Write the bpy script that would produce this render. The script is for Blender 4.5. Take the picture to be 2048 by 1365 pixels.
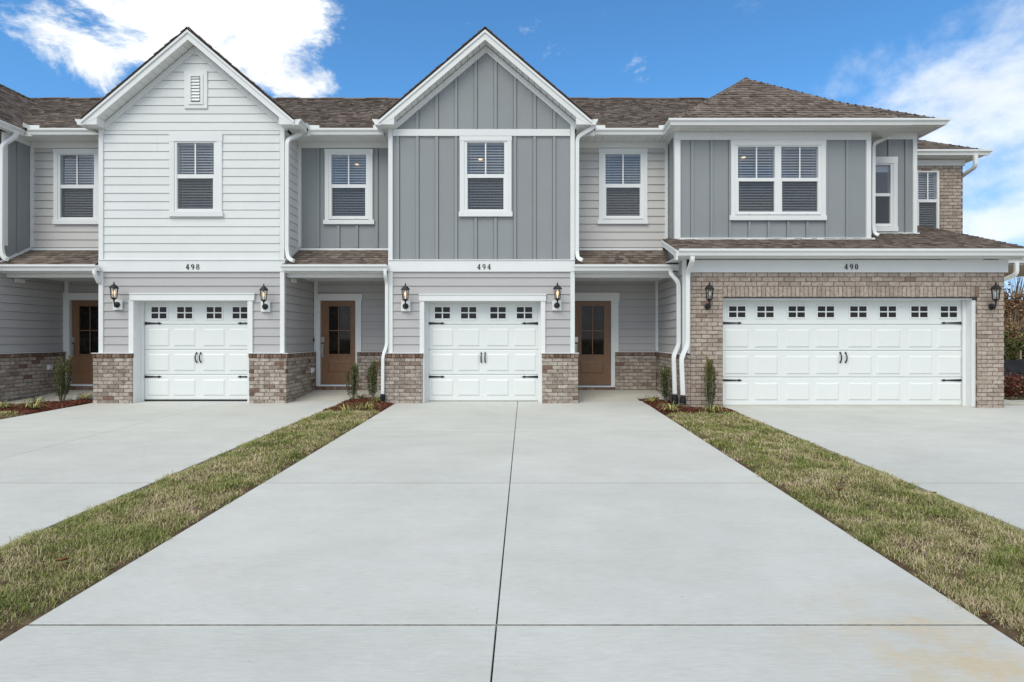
import bpy, bmesh, math, random
import numpy as np
from mathutils import Vector, Matrix

for _o in list(bpy.data.objects):
    bpy.data.objects.remove(_o)
random.seed(11)
rng = np.random.default_rng(11)
SC = bpy.context.scene
COL = SC.collection

# ------------------------------------------------------------------ camera
# image measures of the photograph (2048 x 1365) turned into metres on real planes
F, PX, PY, H = 1150.0, 1050.0, 677.0, 1.347
cam_data = bpy.data.cameras.new('camera')
cam = bpy.data.objects.new('camera', cam_data)
COL.objects.link(cam)
cam.location = (0, 0, H)
cam.rotation_euler = (math.pi / 2, 0, 0)
cam_data.sensor_width = 36
cam_data.lens = 36 * F / 2048
cam_data.shift_x = -(PX - 1024) / 2048
cam_data.shift_y = -(682.5 - PY) / 2048
cam_data.clip_start = 0.05
cam_data.clip_end = 6000
SC.camera = cam

# ------------------------------------------------------------------ light
SUN_EL, SUN_AZ = math.radians(48), math.radians(205)      # azimuth clockwise from +Y (the sun is behind the camera)
world = bpy.data.worlds.new('World')
SC.world = world
world.use_nodes = True


def build_world():
    nt = world.node_tree
    N, L = nt.nodes, nt.links
    N.clear()
    out = N.new('ShaderNodeOutputWorld')
    bg = N.new('ShaderNodeBackground')
    bg.inputs['Strength'].default_value = SKY_STRENGTH
    L.new(bg.outputs[0], out.inputs[0])
    sky = N.new('ShaderNodeTexSky')
    sky.sky_type = 'NISHITA'
    sky.sun_disc = False
    sky.sun_elevation = SUN_EL
    sky.sun_rotation = SUN_AZ
    sky.air_density = 1.0
    sky.dust_density = 0.2
    sky.ozone_density = 2.0
    tint = N.new('ShaderNodeMix')
    tint.data_type = 'RGBA'
    tint.blend_type = 'MULTIPLY'
    tint.inputs[0].default_value = 1
    L.new(sky.outputs[0], tint.inputs[6])
    tc = N.new('ShaderNodeTexCoord')
    sp0 = N.new('ShaderNodeSeparateXYZ'); L.new(tc.outputs['Generated'], sp0.inputs[0])
    el = N.new('ShaderNodeMapRange'); el.interpolation_type = 'SMOOTHSTEP'
    L.new(sp0.outputs[2], el.inputs[0]); el.inputs[1].default_value = .0; el.inputs[2].default_value = .38
    tm = N.new('ShaderNodeMix'); tm.data_type = 'RGBA'
    L.new(el.outputs[0], tm.inputs[0]); tm.inputs[6].default_value = SKY_LOW; tm.inputs[7].default_value = SKY_TINT
    L.new(tm.outputs[2], tint.inputs[7])

    def blob(px, py, rx, ry, amp):
        d = Vector(((px - PX) / F, 1, (PY - py) / F)).normalized()
        s = N.new('ShaderNodeVectorMath'); s.operation = 'SUBTRACT'
        L.new(tc.outputs['Generated'], s.inputs[0]); s.inputs[1].default_value = d
        m = N.new('ShaderNodeVectorMath'); m.operation = 'MULTIPLY'
        L.new(s.outputs[0], m.inputs[0]); m.inputs[1].default_value = (1 / rx, 1 / rx, 1 / ry)
        ln = N.new('ShaderNodeVectorMath'); ln.operation = 'LENGTH'
        L.new(m.outputs[0], ln.inputs[0])
        mr = N.new('ShaderNodeMapRange'); mr.interpolation_type = 'SMOOTHSTEP'
        L.new(ln.outputs['Value'], mr.inputs[0])
        mr.inputs[1].default_value = 0.35; mr.inputs[2].default_value = 1.5
        mr.inputs[3].default_value = amp; mr.inputs[4].default_value = 0
        return mr.outputs[0]

    def math_(op, a, b):
        n = N.new('ShaderNodeMath'); n.operation = op
        for i, v in enumerate((a, b)):
            if isinstance(v, (int, float)):
                n.inputs[i].default_value = v
            else:
                L.new(v, n.inputs[i])
        return n.outputs[0]

    def noise(scale, detail, rough, vs, dist=0.0):
        mp = N.new('ShaderNodeMapping'); mp.inputs['Scale'].default_value = vs
        L.new(tc.outputs['Generated'], mp.inputs[0])
        n = N.new('ShaderNodeTexNoise'); n.inputs['Scale'].default_value = scale
        n.inputs['Detail'].default_value = detail; n.inputs['Roughness'].default_value = rough
        n.inputs['Distortion'].default_value = dist
        L.new(mp.outputs[0], n.inputs[0])
        return n.outputs[0]
    # cumulus upper left
    base = blob(440, 20, .15, .085, .68)
    for a in ((290, 10, .085, .065, .42), (570, 40, .09, .08, .46), (110, 90, .075, .045, .30), (590, 140, .08, .045, .30), (640, 90, .06, .06, .26)):
        base = math_('MAXIMUM', base, blob(*a))
    cum = math_('ADD', base, math_('MULTIPLY', math_('SUBTRACT', noise(7.5, 14, .66, (1, 1, 1.7), .35), .5), 1.75))
    r1 = N.new('ShaderNodeMapRange'); r1.interpolation_type = 'SMOOTHSTEP'
    L.new(cum, r1.inputs[0]); r1.inputs[1].default_value = .20; r1.inputs[2].default_value = .52
    # thinner cloud bank to the right
    b2 = blob(1900, 180, .15, .065, .44)
    for a in ((1990, 250, .15, .06, .50), (2030, 445, .15, .032, .50), (1730, 150, .10, .045, .38), (2000, 35, .12, .035, .25),
              (2300, 300, .22, .14, .5)):
        b2 = math_('MAXIMUM', b2, blob(*a))
    # broken cloud over the rest of the sky, out of view
    sep = N.new('ShaderNodeSeparateXYZ'); L.new(tc.outputs['Generated'], sep.inputs[0])
    mr = N.new('ShaderNodeMapRange'); mr.interpolation_type = 'SMOOTHSTEP'
    L.new(sep.outputs[1], mr.inputs[0])
    mr.inputs[1].default_value = .55; mr.inputs[2].default_value = .2
    mr.inputs[3].default_value = 0.0; mr.inputs[4].default_value = .55
    b2 = math_('MAXIMUM', b2, mr.outputs[0])
    cir = math_('ADD', b2, math_('MULTIPLY', math_('SUBTRACT', noise(6.0, 12, .60, (1, 1, 1.6), .15), .5), 1.35))
    r2 = N.new('ShaderNodeMapRange'); r2.interpolation_type = 'SMOOTHSTEP'
    L.new(cir, r2.inputs[0]); r2.inputs[1].default_value = .14; r2.inputs[2].default_value = .66
    r2.inputs[4].default_value = .80
    mask = math_('MAXIMUM', r1.outputs[0], r2.outputs[0])
    # cloud body: white with soft blue-grey hollows
    cr = N.new('ShaderNodeMix'); cr.data_type = 'RGBA'
    L.new(noise(10, 8, .6, (1, 1, 1.6)), cr.inputs[0])
    cr.inputs[6].default_value = CLOUD_LO; cr.inputs[7].default_value = CLOUD_HI
    mx = N.new('ShaderNodeMix'); mx.data_type = 'RGBA'
    L.new(mask, mx.inputs[0]); L.new(tint.outputs[2], mx.inputs[6]); L.new(cr.outputs[2], mx.inputs[7])
    L.new(mx.outputs[2], bg.inputs['Color'])


SKY_STRENGTH = 0.10
SKY_TINT = (0.60, 1.10, 1.40, 1)
SKY_LOW = (0.62, 0.74, 1.10, 1)
CLOUD_LO = (5.7, 5.85, 5.9, 1)
CLOUD_HI = (9.5, 9.7, 9.6, 1)
build_world()
sun_d = bpy.data.lights.new('sun', 'SUN')
sun_d.energy = 1.5
sun_d.angle = math.radians(40)
sun_d.color = (1.0, 0.94, 0.80)
sun = bpy.data.objects.new('sun', sun_d)
COL.objects.link(sun)
sun.location = (-6, -12, 18)
_dir = Vector((math.sin(SUN_AZ) * math.cos(SUN_EL), math.cos(SUN_AZ) * math.cos(SUN_EL), math.sin(SUN_EL)))
sun.rotation_euler = _dir.to_track_quat('Z', 'Y').to_euler()
SC.view_settings.view_transform = 'Standard'
SC.view_settings.look = 'None'
SC.view_settings.gamma = 1
SC.view_settings.exposure = 0.52
SC.view_settings.use_curve_mapping = False


# ------------------------------------------------------------------ helpers
def X_(px, D): return (px - PX) * D / F
def Z_(py, D): return H + (PY - py) * D / F
def P(px, py, D): return Vector((X_(px, D), D, Z_(py, D)))


MATS = {}


class NT:
    def __init__(self, name):
        m = bpy.data.materials.new(name)
        m.use_nodes = True
        self.m, self.N, self.L = m, m.node_tree.nodes, m.node_tree.links
        self.b = self.N['Principled BSDF']
        g = self.N.new('ShaderNodeNewGeometry')
        self.pos, self.island = g.outputs['Position'], g.outputs['Random Per Island']
        MATS[name] = m

    def noise(self, scale, detail=4, rough=.55, vs=(1, 1, 1), src=None):
        mp = self.N.new('ShaderNodeMapping'); mp.inputs['Scale'].default_value = vs
        self.L.new(src or self.pos, mp.inputs[0])
        n = self.N.new('ShaderNodeTexNoise')
        n.inputs['Scale'].default_value = scale; n.inputs['Detail'].default_value = detail
        n.inputs['Roughness'].default_value = rough
        self.L.new(mp.outputs[0], n.inputs[0])
        return n.outputs[0]

    def ramp(self, fac, stops, interp='LINEAR'):
        r = self.N.new('ShaderNodeValToRGB')
        r.color_ramp.interpolation = interp
        el = r.color_ramp.elements
        while len(el) < len(stops):
            el.new(.5)
        for e, (p, c) in zip(el, stops):
            e.position = p; e.color = (*c, 1) if len(c) == 3 else c
        self.L.new(fac, r.inputs[0])
        return r.outputs[0]

    def rnd(self):
        oi = self.N.new('ShaderNodeObjectInfo')
        a = self.math('ADD', self.island, oi.outputs['Random'])
        return self.math('FRACT', a, 0)

    def math(self, op, a, b=0.0, clamp=False):
        n = self.N.new('ShaderNodeMath'); n.operation = op; n.use_clamp = clamp
        for i, v in enumerate((a, b)):
            if isinstance(v, (int, float)): n.inputs[i].default_value = v
            else: self.L.new(v, n.inputs[i])
        return n.outputs[0]

    def mix(self, fac, a, b, mode='MIX'):
        n = self.N.new('ShaderNodeMix'); n.data_type = 'RGBA'; n.blend_type = mode
        for i, v in ((0, fac), (6, a), (7, b)):
            if isinstance(v, (int, float)): n.inputs[i].default_value = v
            elif isinstance(v, tuple): n.inputs[i].default_value = (*v, 1) if len(v) == 3 else v
            else: self.L.new(v, n.inputs[i])
        return n.outputs[2]

    def bump(self, h, strength=.3, dist=.01):
        b = self.N.new('ShaderNodeBump')
        b.inputs['Strength'].default_value = strength; b.inputs['Distance'].default_value = dist
        self.L.new(h, b.inputs['Height'])
        self.L.new(b.outputs[0], self.b.inputs['Normal'])

    def set(self, col=None, rough=.6, metal=0, spec=.4):
        if col is not None:
            if isinstance(col, tuple): self.b.inputs['Base Color'].default_value = (*col, 1)
            else: self.L.new(col, self.b.inputs['Base Color'])
        if isinstance(rough, (int, float)): self.b.inputs['Roughness'].default_value = rough
        else: self.L.new(rough, self.b.inputs['Roughness'])
        self.b.inputs['Metallic'].default_value = metal
        self.b.inputs['Specular IOR Level'].default_value = spec
        return self.m


def paint(name, c, rough=.55, var=.06, per=.05, grain=False, spec=.3):
    n = NT(name)
    k = n.noise(2.2, 5, .6)
    lo = tuple(v * (1 - var) for v in c); hi = tuple(min(.9, v * (1 + var)) for v in c)
    col = n.mix(k, lo, hi)
    r = n.rnd()
    col = n.mix(1.0, col, n.ramp(r, [(0, (1 - per,) * 3), (1, (1.0,) * 3)]), 'MULTIPLY')
    n.set(col, rough, spec=spec)
    if grain:
        n.bump(n.noise(30, 5, .6, (.25, .25, 3)), .25, .004)
    else:
        n.bump(n.noise(60, 3, .5), .08, .002)
    return n.m


paint('white_trim', (.74, .755, .75))
paint('white_siding', (.70, .72, .71), grain=True)
paint('white_vinyl', (.75, .765, .76), .35, .04, .02)
paint('soffit_white', (.74, .75, .74), .5)
paint('grey_panel', (.27, .29, .30), .65, .07, .05)
paint('grey_batten', (.275, .295, .305), .65, .05, .04)
paint('mauve_siding', (.455, .442, .440), .6, .05, .05, True)
paint('pale_siding', (.535, .518, .50), .6, .05, .05, True)
paint('garage_white', (.72, .745, .73), .45, .03, .0)
paint('black_iron', (.018, .018, .02), .45, .1)
paint('black_plastic', (.012, .012, .014), .5, .1)
paint('steel', (.55, .54, .52), .35, .1)
MATS['steel'].node_tree.nodes['Principled BSDF'].inputs['Metallic'].default_value = .9
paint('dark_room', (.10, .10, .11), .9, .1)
paint('blind_white', (.52, .52, .55), .6, .05, .1)
paint('shadow_backing', (.10, .095, .09), .9, .05)  # wall backing coloured dark, paints shadow lines into the gaps between siding boards
paint('digit_black', (.012, .012, .012), .4, .1)
paint('outlet_white', (.72, .73, .75), .4, .05)
paint('cleanout_white', (.7, .69, .66), .5, .08)
paint('rubber', (.015, .015, .015), .7, .1)


def make_door_wood():
    n = NT('door_brown')
    k = n.noise(14, 6, .6, (4, 4, .35))
    n.set(n.ramp(k, [(.25, (.165, .088, .046)), (.75, (.25, .140, .078))]), .42, spec=.4)
    n.bump(k, .15, .003)


def make_brick(name, stops, dark):
    n = NT(name)
    base = n.ramp(n.rnd(), stops)
    bl = n.noise(16, 5, .65)
    k = n.ramp(bl, [(.42, (0, 0, 0)), (.68, (1, 1, 1))])
    col = n.mix(n.math('MULTIPLY', k, .7), base, dark)
    fine = n.noise(70, 4, .7)
    col = n.mix(1.0, col, n.ramp(fine, [(.2, (.78,) * 3), (.8, (1.15,) * 3)]), 'MULTIPLY')
    n.set(col, .9, spec=.15)
    n.bump(n.math('ADD', fine, n.noise(18, 3)), .6, .008)


make_door_wood()
make_brick('brick_taupe', [(0, (.29, .24, .20)), (.3, (.42, .365, .315)), (.6, (.53, .475, .415)), (.92, (.44, .38, .325)),
                           (.97, (.20, .13, .10)), (1, (.23, .13, .10))], (.13, .098, .082))
make_brick('brick_tan', [(0, (.36, .30, .25)), (.35, (.455, .38, .32)), (.7, (.52, .44, .375)), (.95, (.43, .355, .295)),
                         (1, (.24, .16, .125))], (.22, .17, .14))
make_brick('brick_red', [(0, (.15, .095, .072)), (.4, (.25, .165, .125)), (.75, (.35, .25, .195)), (1, (.22, .13, .10))],
           (.08, .05, .04))


def make_mortar():
    n = NT('mortar')
    n.set(n.ramp(n.noise(25, 5, .6), [(.3, (.12, .095, .078)), (.7, (.20, .16, .132))]), .95, spec=.1)
    n.bump(n.noise(80, 3), .5, .004)


make_mortar()


def make_shingle():
    n = NT('shingle_brown')
    base = n.ramp(n.rnd(), [(0, (.105, .084, .070)), (.25, (.150, .121, .101)), (.55, (.185, .150, .126)), (.8, (.225, .186, .158)),
                            (1, (.15, .124, .106))])
    g = n.noise(220, 2, .6)
    col = n.mix(1.0, base, n.ramp(g, [(.25, (.6,) * 3), (.75, (1.35,) * 3)]), 'MULTIPLY')
    col = n.mix(1.0, col, n.ramp(n.noise(1.1, 3), [(.3, (.85,) * 3), (.7, (1.1,) * 3)]), 'MULTIPLY')
    n.set(col, .95, spec=.1)
    n.bump(g, .6, .004)
    m = NT('roof_felt')
    m.set((.035, .030, .028), .95, spec=.1)


make_shingle()


def make_concrete(name, base, porch=False):
    n = NT(name)
    a = n.noise(.55, 5, .6, (1, 1, 1))
    b = n.noise(3.2, 6, .65, (.5, 1, 1))
    c = n.noise(45, 3, .7, (.25, 2.2, 1))           # broom streaks across the drive
    lo = tuple(v * .92 for v in base); hi = tuple(v * 1.04 for v in base)
    col = n.ramp(a, [(.3, lo), (.7, hi)])
    col = n.mix(1.0, col, n.ramp(b, [(.25, (.92, .92, .905)), (.75, (1.05, 1.05, 1.05))]), 'MULTIPLY')
    col = n.mix(1.0, col, n.ramp(c, [(.2, (.86,) * 3), (.8, (1.07,) * 3)]), 'MULTIPLY')
    per = n.ramp(n.rnd(), [(0, (.965, .97, .97)), (1, (1, 1, 1))])
    col = n.mix(1.0, col, per, 'MULTIPLY')
    # faint tan and rust stains in patches
    st = n.ramp(n.noise(.9, 5, .7), [(.60, (0, 0, 0)), (.78, (1, 1, 1))])
    col = n.mix(n.math('MULTIPLY', st, .30), col, (.50, .44, .31))
    if not porch:
        d = n.N.new('ShaderNodeVectorMath'); d.operation = 'DISTANCE'
        mp = n.N.new('ShaderNodeMapping'); mp.inputs['Scale'].default_value = (1, 1, 0)
        n.L.new(n.pos, mp.inputs[0]); n.L.new(mp.outputs[0], d.inputs[0]); d.inputs[1].default_value = (2.15, 2.75, 0)
        near = n.ramp(d.outputs['Value'], [(.05, (1, 1, 1)), (.95, (0, 0, 0))])
        rust = n.math('MULTIPLY', near, n.ramp(n.noise(3.5, 6, .7), [(.42, (0, 0, 0)), (.72, (1, 1, 1))]))
        col = n.mix(n.math('MULTIPLY', rust, .75), col, (.56, .38, .14))
    speck = n.ramp(n.noise(26, 2, .4), [(.775, (0, 0, 0)), (.80, (1, 1, 1))])
    col = n.mix(n.math('MULTIPLY', speck, .35), col, (.12, .11, .10))
    n.set(col, .82, spec=.25)
    n.bump(n.math('ADD', c, n.noise(140, 2)), .25, .004)


make_concrete('concrete', (.575, .578, .545))
make_concrete('concrete_walk', (.55, .53, .475), True)


def make_simple():
    n = NT('joint_dark'); n.set((.035, .034, .030), .95, spec=.1)
    n = NT('joint_grit'); n.set(n.ramp(n.noise(30, 4), [(.3, (.13, .13, .115)), (.7, (.25, .25, .215))]), .95, spec=.1)
    n = NT('soil')
    n.set(n.ramp(n.noise(9, 6, .65), [(.3, (.060, .040, .024)), (.6, (.14, .10, .060)), (.8, (.24, .18, .11))]), .95, spec=.1)
    n.bump(n.noise(40, 4, .7), .8, .02)
    n = NT('ground_far')
    n.set(n.ramp(n.noise(.35, 6, .65), [(.3, (.07, .075, .03)), (.55, (.16, .13, .07)), (.75, (.22, .16, .09))]), .95, spec=.1)
    n = NT('asphalt')
    n.set(n.ramp(n.noise(60, 4, .7), [(.3, (.035, .035, .037)), (.7, (.07, .07, .07))]), .9, spec=.2)
    n = NT('grass')
    k = n.noise(1.3, 4, .6)
    k2 = n.noise(5, 3, .6)
    r = n.math('ADD', n.math('MULTIPLY', n.rnd(), .40), n.math('SUBTRACT', n.math('MULTIPLY', n.math('ADD', k, k2), .72), .35))
    col = n.ramp(r, [(.20, (.090, .140, .024)), (.40, (.185, .230, .050)), (.54, (.30, .305, .11)), (.67, (.48, .405, .225)),
                     (.84, (.64, .52, .36))])
    n.set(col, .8, spec=.2)
    n.b.inputs['Subsurface Weight'].default_value = 0
    n = NT('mulch')
    n.set(n.ramp(n.rnd(), [(0, (.030, .010, .007)), (.45, (.085, .026, .016)), (.8, (.15, .050, .030)), (1, (.24, .13, .085))]), .9, spec=.15)
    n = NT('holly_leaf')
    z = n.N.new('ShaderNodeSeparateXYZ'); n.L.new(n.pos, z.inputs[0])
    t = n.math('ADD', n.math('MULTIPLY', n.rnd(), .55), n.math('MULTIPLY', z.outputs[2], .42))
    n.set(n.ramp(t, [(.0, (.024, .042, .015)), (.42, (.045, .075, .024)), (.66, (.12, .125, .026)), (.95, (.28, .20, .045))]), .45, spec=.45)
    n = NT('stem_grey'); n.set(n.ramp(n.noise(40, 3), [(.3, (.14, .12, .085)), (.7, (.30, .27, .20))]), .9, spec=.1)
    n = NT('liriope_green')
    n.set(n.ramp(n.rnd(), [(0, (.07, .12, .04)), (.35, (.15, .19, .06)), (.65, (.40, .36, .10)), (.85, (.52, .46, .20)), (1, (.30, .20, .09))]), .6, spec=.3)
    n = NT('dry_leaf')
    n.set(n.ramp(n.rnd(), [(0, (.055, .030, .018)), (.4, (.15, .085, .045)), (.7, (.27, .16, .085)), (1, (.40, .27, .15))]), .85, spec=.1)
    n = NT('red_leaf')
    n.set(n.ramp(n.rnd(), [(0, (.035, .018, .012)), (.35, (.12, .028, .018)), (.7, (.22, .060, .035)), (1, (.32, .15, .09))]), .6, spec=.3)
    n = NT('green_leaf')
    n.set(n.ramp(n.rnd(), [(0, (.03, .055, .014)), (.45, (.10, .14, .035)), (.75, (.22, .22, .06)), (1, (.34, .26, .12))]), .7, spec=.2)
    n = NT('straw')
    n.set(n.ramp(n.noise(6, 5, .7, (1, 1, 3)), [(.3, (.20, .10, .045)), (.55, (.34, .20, .095)), (.8, (.48, .37, .22))]), .95, spec=.1)
    n.bump(n.noise(25, 4, .7, (.5, 1, 3)), .8, .05)
    n = NT('silt_fabric'); n.set(n.ramp(n.noise(8, 3), [(.3, (.018, .019, .022)), (.7, (.045, .047, .055))]), .6, spec=.3)
    n = NT('stake_wood'); n.set(n.ramp(n.noise(20, 3, .5, (1, 1, .2)), [(.3, (.42, .33, .22)), (.7, (.62, .52, .38))]), .8, spec=.2)
    # glass: clear pane that mirrors the sky more at grazing angles
    n = NT('glass')
    N, L = n.N, n.L
    tr = N.new('ShaderNodeBsdfTransparent'); tr.inputs[0].default_value = (.90, .93, .95, 1)
    gl = N.new('ShaderNodeBsdfGlossy'); gl.inputs['Roughness'].default_value = .03
    lw = N.new('ShaderNodeLayerWeight'); lw.inputs[0].default_value = .5
    fr = n.math('ADD', n.math('MULTIPLY', n.math('POWER', lw.outputs['Facing'], 4), .8), .07)
    mx = N.new('ShaderNodeMixShader')
    L.new(fr, mx.inputs[0]); L.new(tr.outputs[0], mx.inputs[1]); L.new(gl.outputs[0], mx.inputs[2])
    L.new(mx.outputs[0], N['Material Output'].inputs[0])
    n = NT('insect_screen')
    N, L = n.N, n.L
    tr = N.new('ShaderNodeBsdfTransparent'); tr.inputs[0].default_value = (1, 1, 1, 1)
    df = N.new('ShaderNodeBsdfDiffuse'); df.inputs[0].default_value = (.10, .10, .095, 1)
    mx = N.new('ShaderNodeMixShader'); mx.inputs[0].default_value = .20
    L.new(tr.outputs[0], mx.inputs[1]); L.new(df.outputs[0], mx.inputs[2]); L.new(mx.outputs[0], N['Material Output'].inputs[0])
    n = NT('dark_glass')
    n.set(n.ramp(n.noise(3.5, 6, .7), [(.42, (.004, .004, .004)), (.60, (.018, .014, .011)), (.72, (.07, .055, .04))]), .03, spec=.3)  # brownish mottle painted into the base colour in place of varied reflections
    n = NT('lantern_glass')
    N, L = n.N, n.L
    tr = N.new('ShaderNodeBsdfTransparent'); tr.inputs[0].default_value = (.93, .95, .95, 1)
    gl = N.new('ShaderNodeBsdfGlossy'); gl.inputs['Roughness'].default_value = .05
    mx = N.new('ShaderNodeMixShader'); mx.inputs[0].default_value = .12
    L.new(tr.outputs[0], mx.inputs[1]); L.new(gl.outputs[0], mx.inputs[2]); L.new(mx.outputs[0], N['Material Output'].inputs[0])
    n = NT('lit_bulb')
    n.b.inputs['Emission Color'].default_value = (1, .62, .30, 1); n.b.inputs['Emission Strength'].default_value = .8
    n.set((.9, .8, .7), .3)
    n = NT('clear_bulb'); n.set((.75, .75, .74), .15)


make_simple()

WL = {}      # world location of every parent


class MB:
    """collects primitives into one mesh"""
    def __init__(self): self.v, self.f = [], []

    def add(self, vs, fs):
        o = len(self.v)
        self.v += [tuple(p) for p in vs]
        self.f += [tuple(i + o for i in f) for f in fs]
        return self

    def box(self, x0, x1, y0, y1, z0, z1):
        if x0 > x1: x0, x1 = x1, x0
        if y0 > y1: y0, y1 = y1, y0
        if z0 > z1: z0, z1 = z1, z0
        return self.add([(x0, y0, z0), (x1, y0, z0), (x1, y1, z0), (x0, y1, z0), (x0, y0, z1), (x1, y0, z1), (x1, y1, z1), (x0, y1, z1)],
                        [(0, 3, 2, 1), (4, 5, 6, 7), (0, 1, 5, 4), (1, 2, 6, 5), (2, 3, 7, 6), (3, 0, 4, 7)])

    def pbox(self, x0, y0, x1, y1, D, t):
        """box whose front face has the given photo extents at depth D, t thick"""
        return self.box(X_(x0, D), X_(x1, D), D, D + t, Z_(y1, D), Z_(y0, D))

    def prism(self, poly, y0, y1):
        """xz polygon extruded along y"""
        n = len(poly)
        a = sum(poly[i][0] * poly[(i + 1) % n][1] - poly[(i + 1) % n][0] * poly[i][1] for i in range(n))
        if a < 0: poly = poly[::-1]
        vs = [(x, y0, z) for x, z in poly] + [(x, y1, z) for x, z in poly]
        fs = [tuple(range(n)), tuple(range(2 * n - 1, n - 1, -1))]
        fs += [(i, i + n, (i + 1) % n + n, (i + 1) % n) for i in range(n)]
        return self.add(vs, fs)

    def hull(self, a, b):
        """two equal loops of 3D points joined by quads, both capped"""
        n = len(a)
        fs = [tuple(range(n)), tuple(range(2 * n - 1, n - 1, -1))]
        fs += [(i, i + n, (i + 1) % n + n, (i + 1) % n) for i in range(n)]
        return self.add(list(a) + list(b), fs)

    def tube(self, pts, r, n=8, sec=None, up=None):
        """swept section; sec = list of 2D points (else a circle; r may be a list)"""
        pts = [Vector(p) for p in pts]
        rings = []
        for i, p in enumerate(pts):
            d = (pts[min(i + 1, len(pts) - 1)] - pts[max(i - 1, 0)]).normalized()
            ref = up or (Vector((0, 0, 1)) if abs(d.z) < .9 else Vector((0, 1, 0)))
            a = d.cross(ref).normalized(); b = a.cross(d).normalized()
            rr = r[i] if isinstance(r, (list, tuple)) else r
            s = sec or [(math.cos(k * 2 * math.pi / n), math.sin(k * 2 * math.pi / n)) for k in range(n)]
            rings.append([p + a * (q[0] * rr) + b * (q[1] * rr) for q in s])
        n = len(rings[0])
        vs = [q for ring in rings for q in ring]
        fs = [tuple(range(n - 1, -1, -1)), tuple(range(len(vs) - n, len(vs)))]
        for i in range(len(rings) - 1):
            for k in range(n):
                fs.append((i * n + k, i * n + (k + 1) % n, (i + 1) * n + (k + 1) % n, (i + 1) * n + k))
        return self.add(vs, fs)

    def lathe(self, c, prof, n=10, axis='z'):
        c = Vector(c); vs = []; fs = []
        for r, h in prof:
            for k in range(n):
                a = 2 * math.pi * k / n
                if axis == 'z': vs.append(c + Vector((r * math.cos(a), r * math.sin(a), h)))
                elif axis == 'y': vs.append(c + Vector((r * math.cos(a), h, r * math.sin(a))))
                else: vs.append(c + Vector((h, r * math.cos(a), r * math.sin(a))))
        m = len(prof)
        for i in range(m - 1):
            for k in range(n):
                fs.append((i * n + k, i * n + (k + 1) % n, (i + 1) * n + (k + 1) % n, (i + 1) * n + k))
        fs += [tuple(range(n - 1, -1, -1)), tuple(range((m - 1) * n, m * n))]
        return self.add(vs, fs)

    def build(self, name, mat, parent=None, recalc=True, smooth=False, **props):
        v = np.array(self.v, dtype=float)
        lo, hi = v.min(0), v.max(0)
        org = Vector(((lo[0] + hi[0]) / 2, (lo[1] + hi[1]) / 2, lo[2]))
        me = bpy.data.meshes.new(name)
        me.from_pydata([tuple(p) for p in (v - np.array(org))], [], self.f)
        if recalc:
            bm = bmesh.new(); bm.from_mesh(me)
            bmesh.ops.recalc_face_normals(bm, faces=bm.faces)
            bm.to_mesh(me); bm.free()
        if smooth:
            me.polygons.foreach_set('use_smooth', [True] * len(me.polygons))
        me.materials.append(MATS[mat])
        return place(name, me, org, parent, **props)


def place(name, me, org, parent=None, mtx=None, **props):
    o = bpy.data.objects.new(name, me)
    COL.objects.link(o)
    base = WL[parent.name] if parent else Vector((0, 0, 0))
    if mtx is not None:
        o.matrix_basis = Matrix.Translation(-base) @ mtx
        org = mtx.translation
    else:
        o.location = Vector(org) - base
    if parent: o.parent = parent
    WL[o.name] = Vector(org)
    for k, val in props.items(): o[k] = val
    return o


def empty(name, loc, parent=None, **props):
    o = place(name, None, Vector(loc), parent, **props)
    o.empty_display_size = .2
    return o


def thing(name, label, cat, loc, group=None):
    o = empty(name, loc, label=label, category=cat)
    if group: o['group'] = group
    return o


# ------------------------------------------------------------------ ground and drives
DOOR = 12.30
SL = 0.0226
def gz(D): return -(DOOR - D) * SL if D < DOOR else 0.0


def ground_sheet():
    ys = [-900, -60, -14.0, -3, 2, 7, 12.30, 40, 120, 3000]
    zs = [-.62, -.62, -.62] + [gz(y) - .12 for y in ys[3:7]] + [-.12, -.12, -.12]
    xs = [-3000, -60, 0, 60, 3000]
    mb = MB()
    vs = [(x, y, z) for y, z in zip(ys, zs) for x in xs]
    nx = len(xs)
    fs = [(j * nx + i, j * nx + i + 1, (j + 1) * nx + i + 1, (j + 1) * nx + i) for j in range(len(ys) - 1) for i in range(nx - 1)]
    mb.add(vs, fs).build('ground', 'ground_far', kind='structure')


ground_sheet()
JD = [-2.5, 0.29, 3.12, 5.93, 8.77]


def slab_box(mb, x0, x1, y0, y1, f0, f1, th=.10, c=.008):
    """slab with a sloping top (f: height at front / back) and eased edges"""
    lo = [(x0, y0, f0 - th), (x1, y0, f0 - th), (x1, y1, f1 - th), (x0, y1, f1 - th)]
    md = [(x0, y0, f0 - c), (x1, y0, f0 - c), (x1, y1, f1 - c), (x0, y1, f1 - c)]
    tp = [(x0 + c, y0 + c, f0), (x1 - c, y0 + c, f0), (x1 - c, y1 - c, f1), (x0 + c, y1 - c, f1)]
    mb.add(lo + md + tp, [(3, 2, 1, 0)] + [(i, (i + 1) % 4, 4 + (i + 1) % 4, 4 + i) for i in range(4)]
           + [(4 + i, 4 + (i + 1) % 4, 8 + (i + 1) % 4, 8 + i) for i in range(4)] + [(8, 9, 10, 11)])


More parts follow.
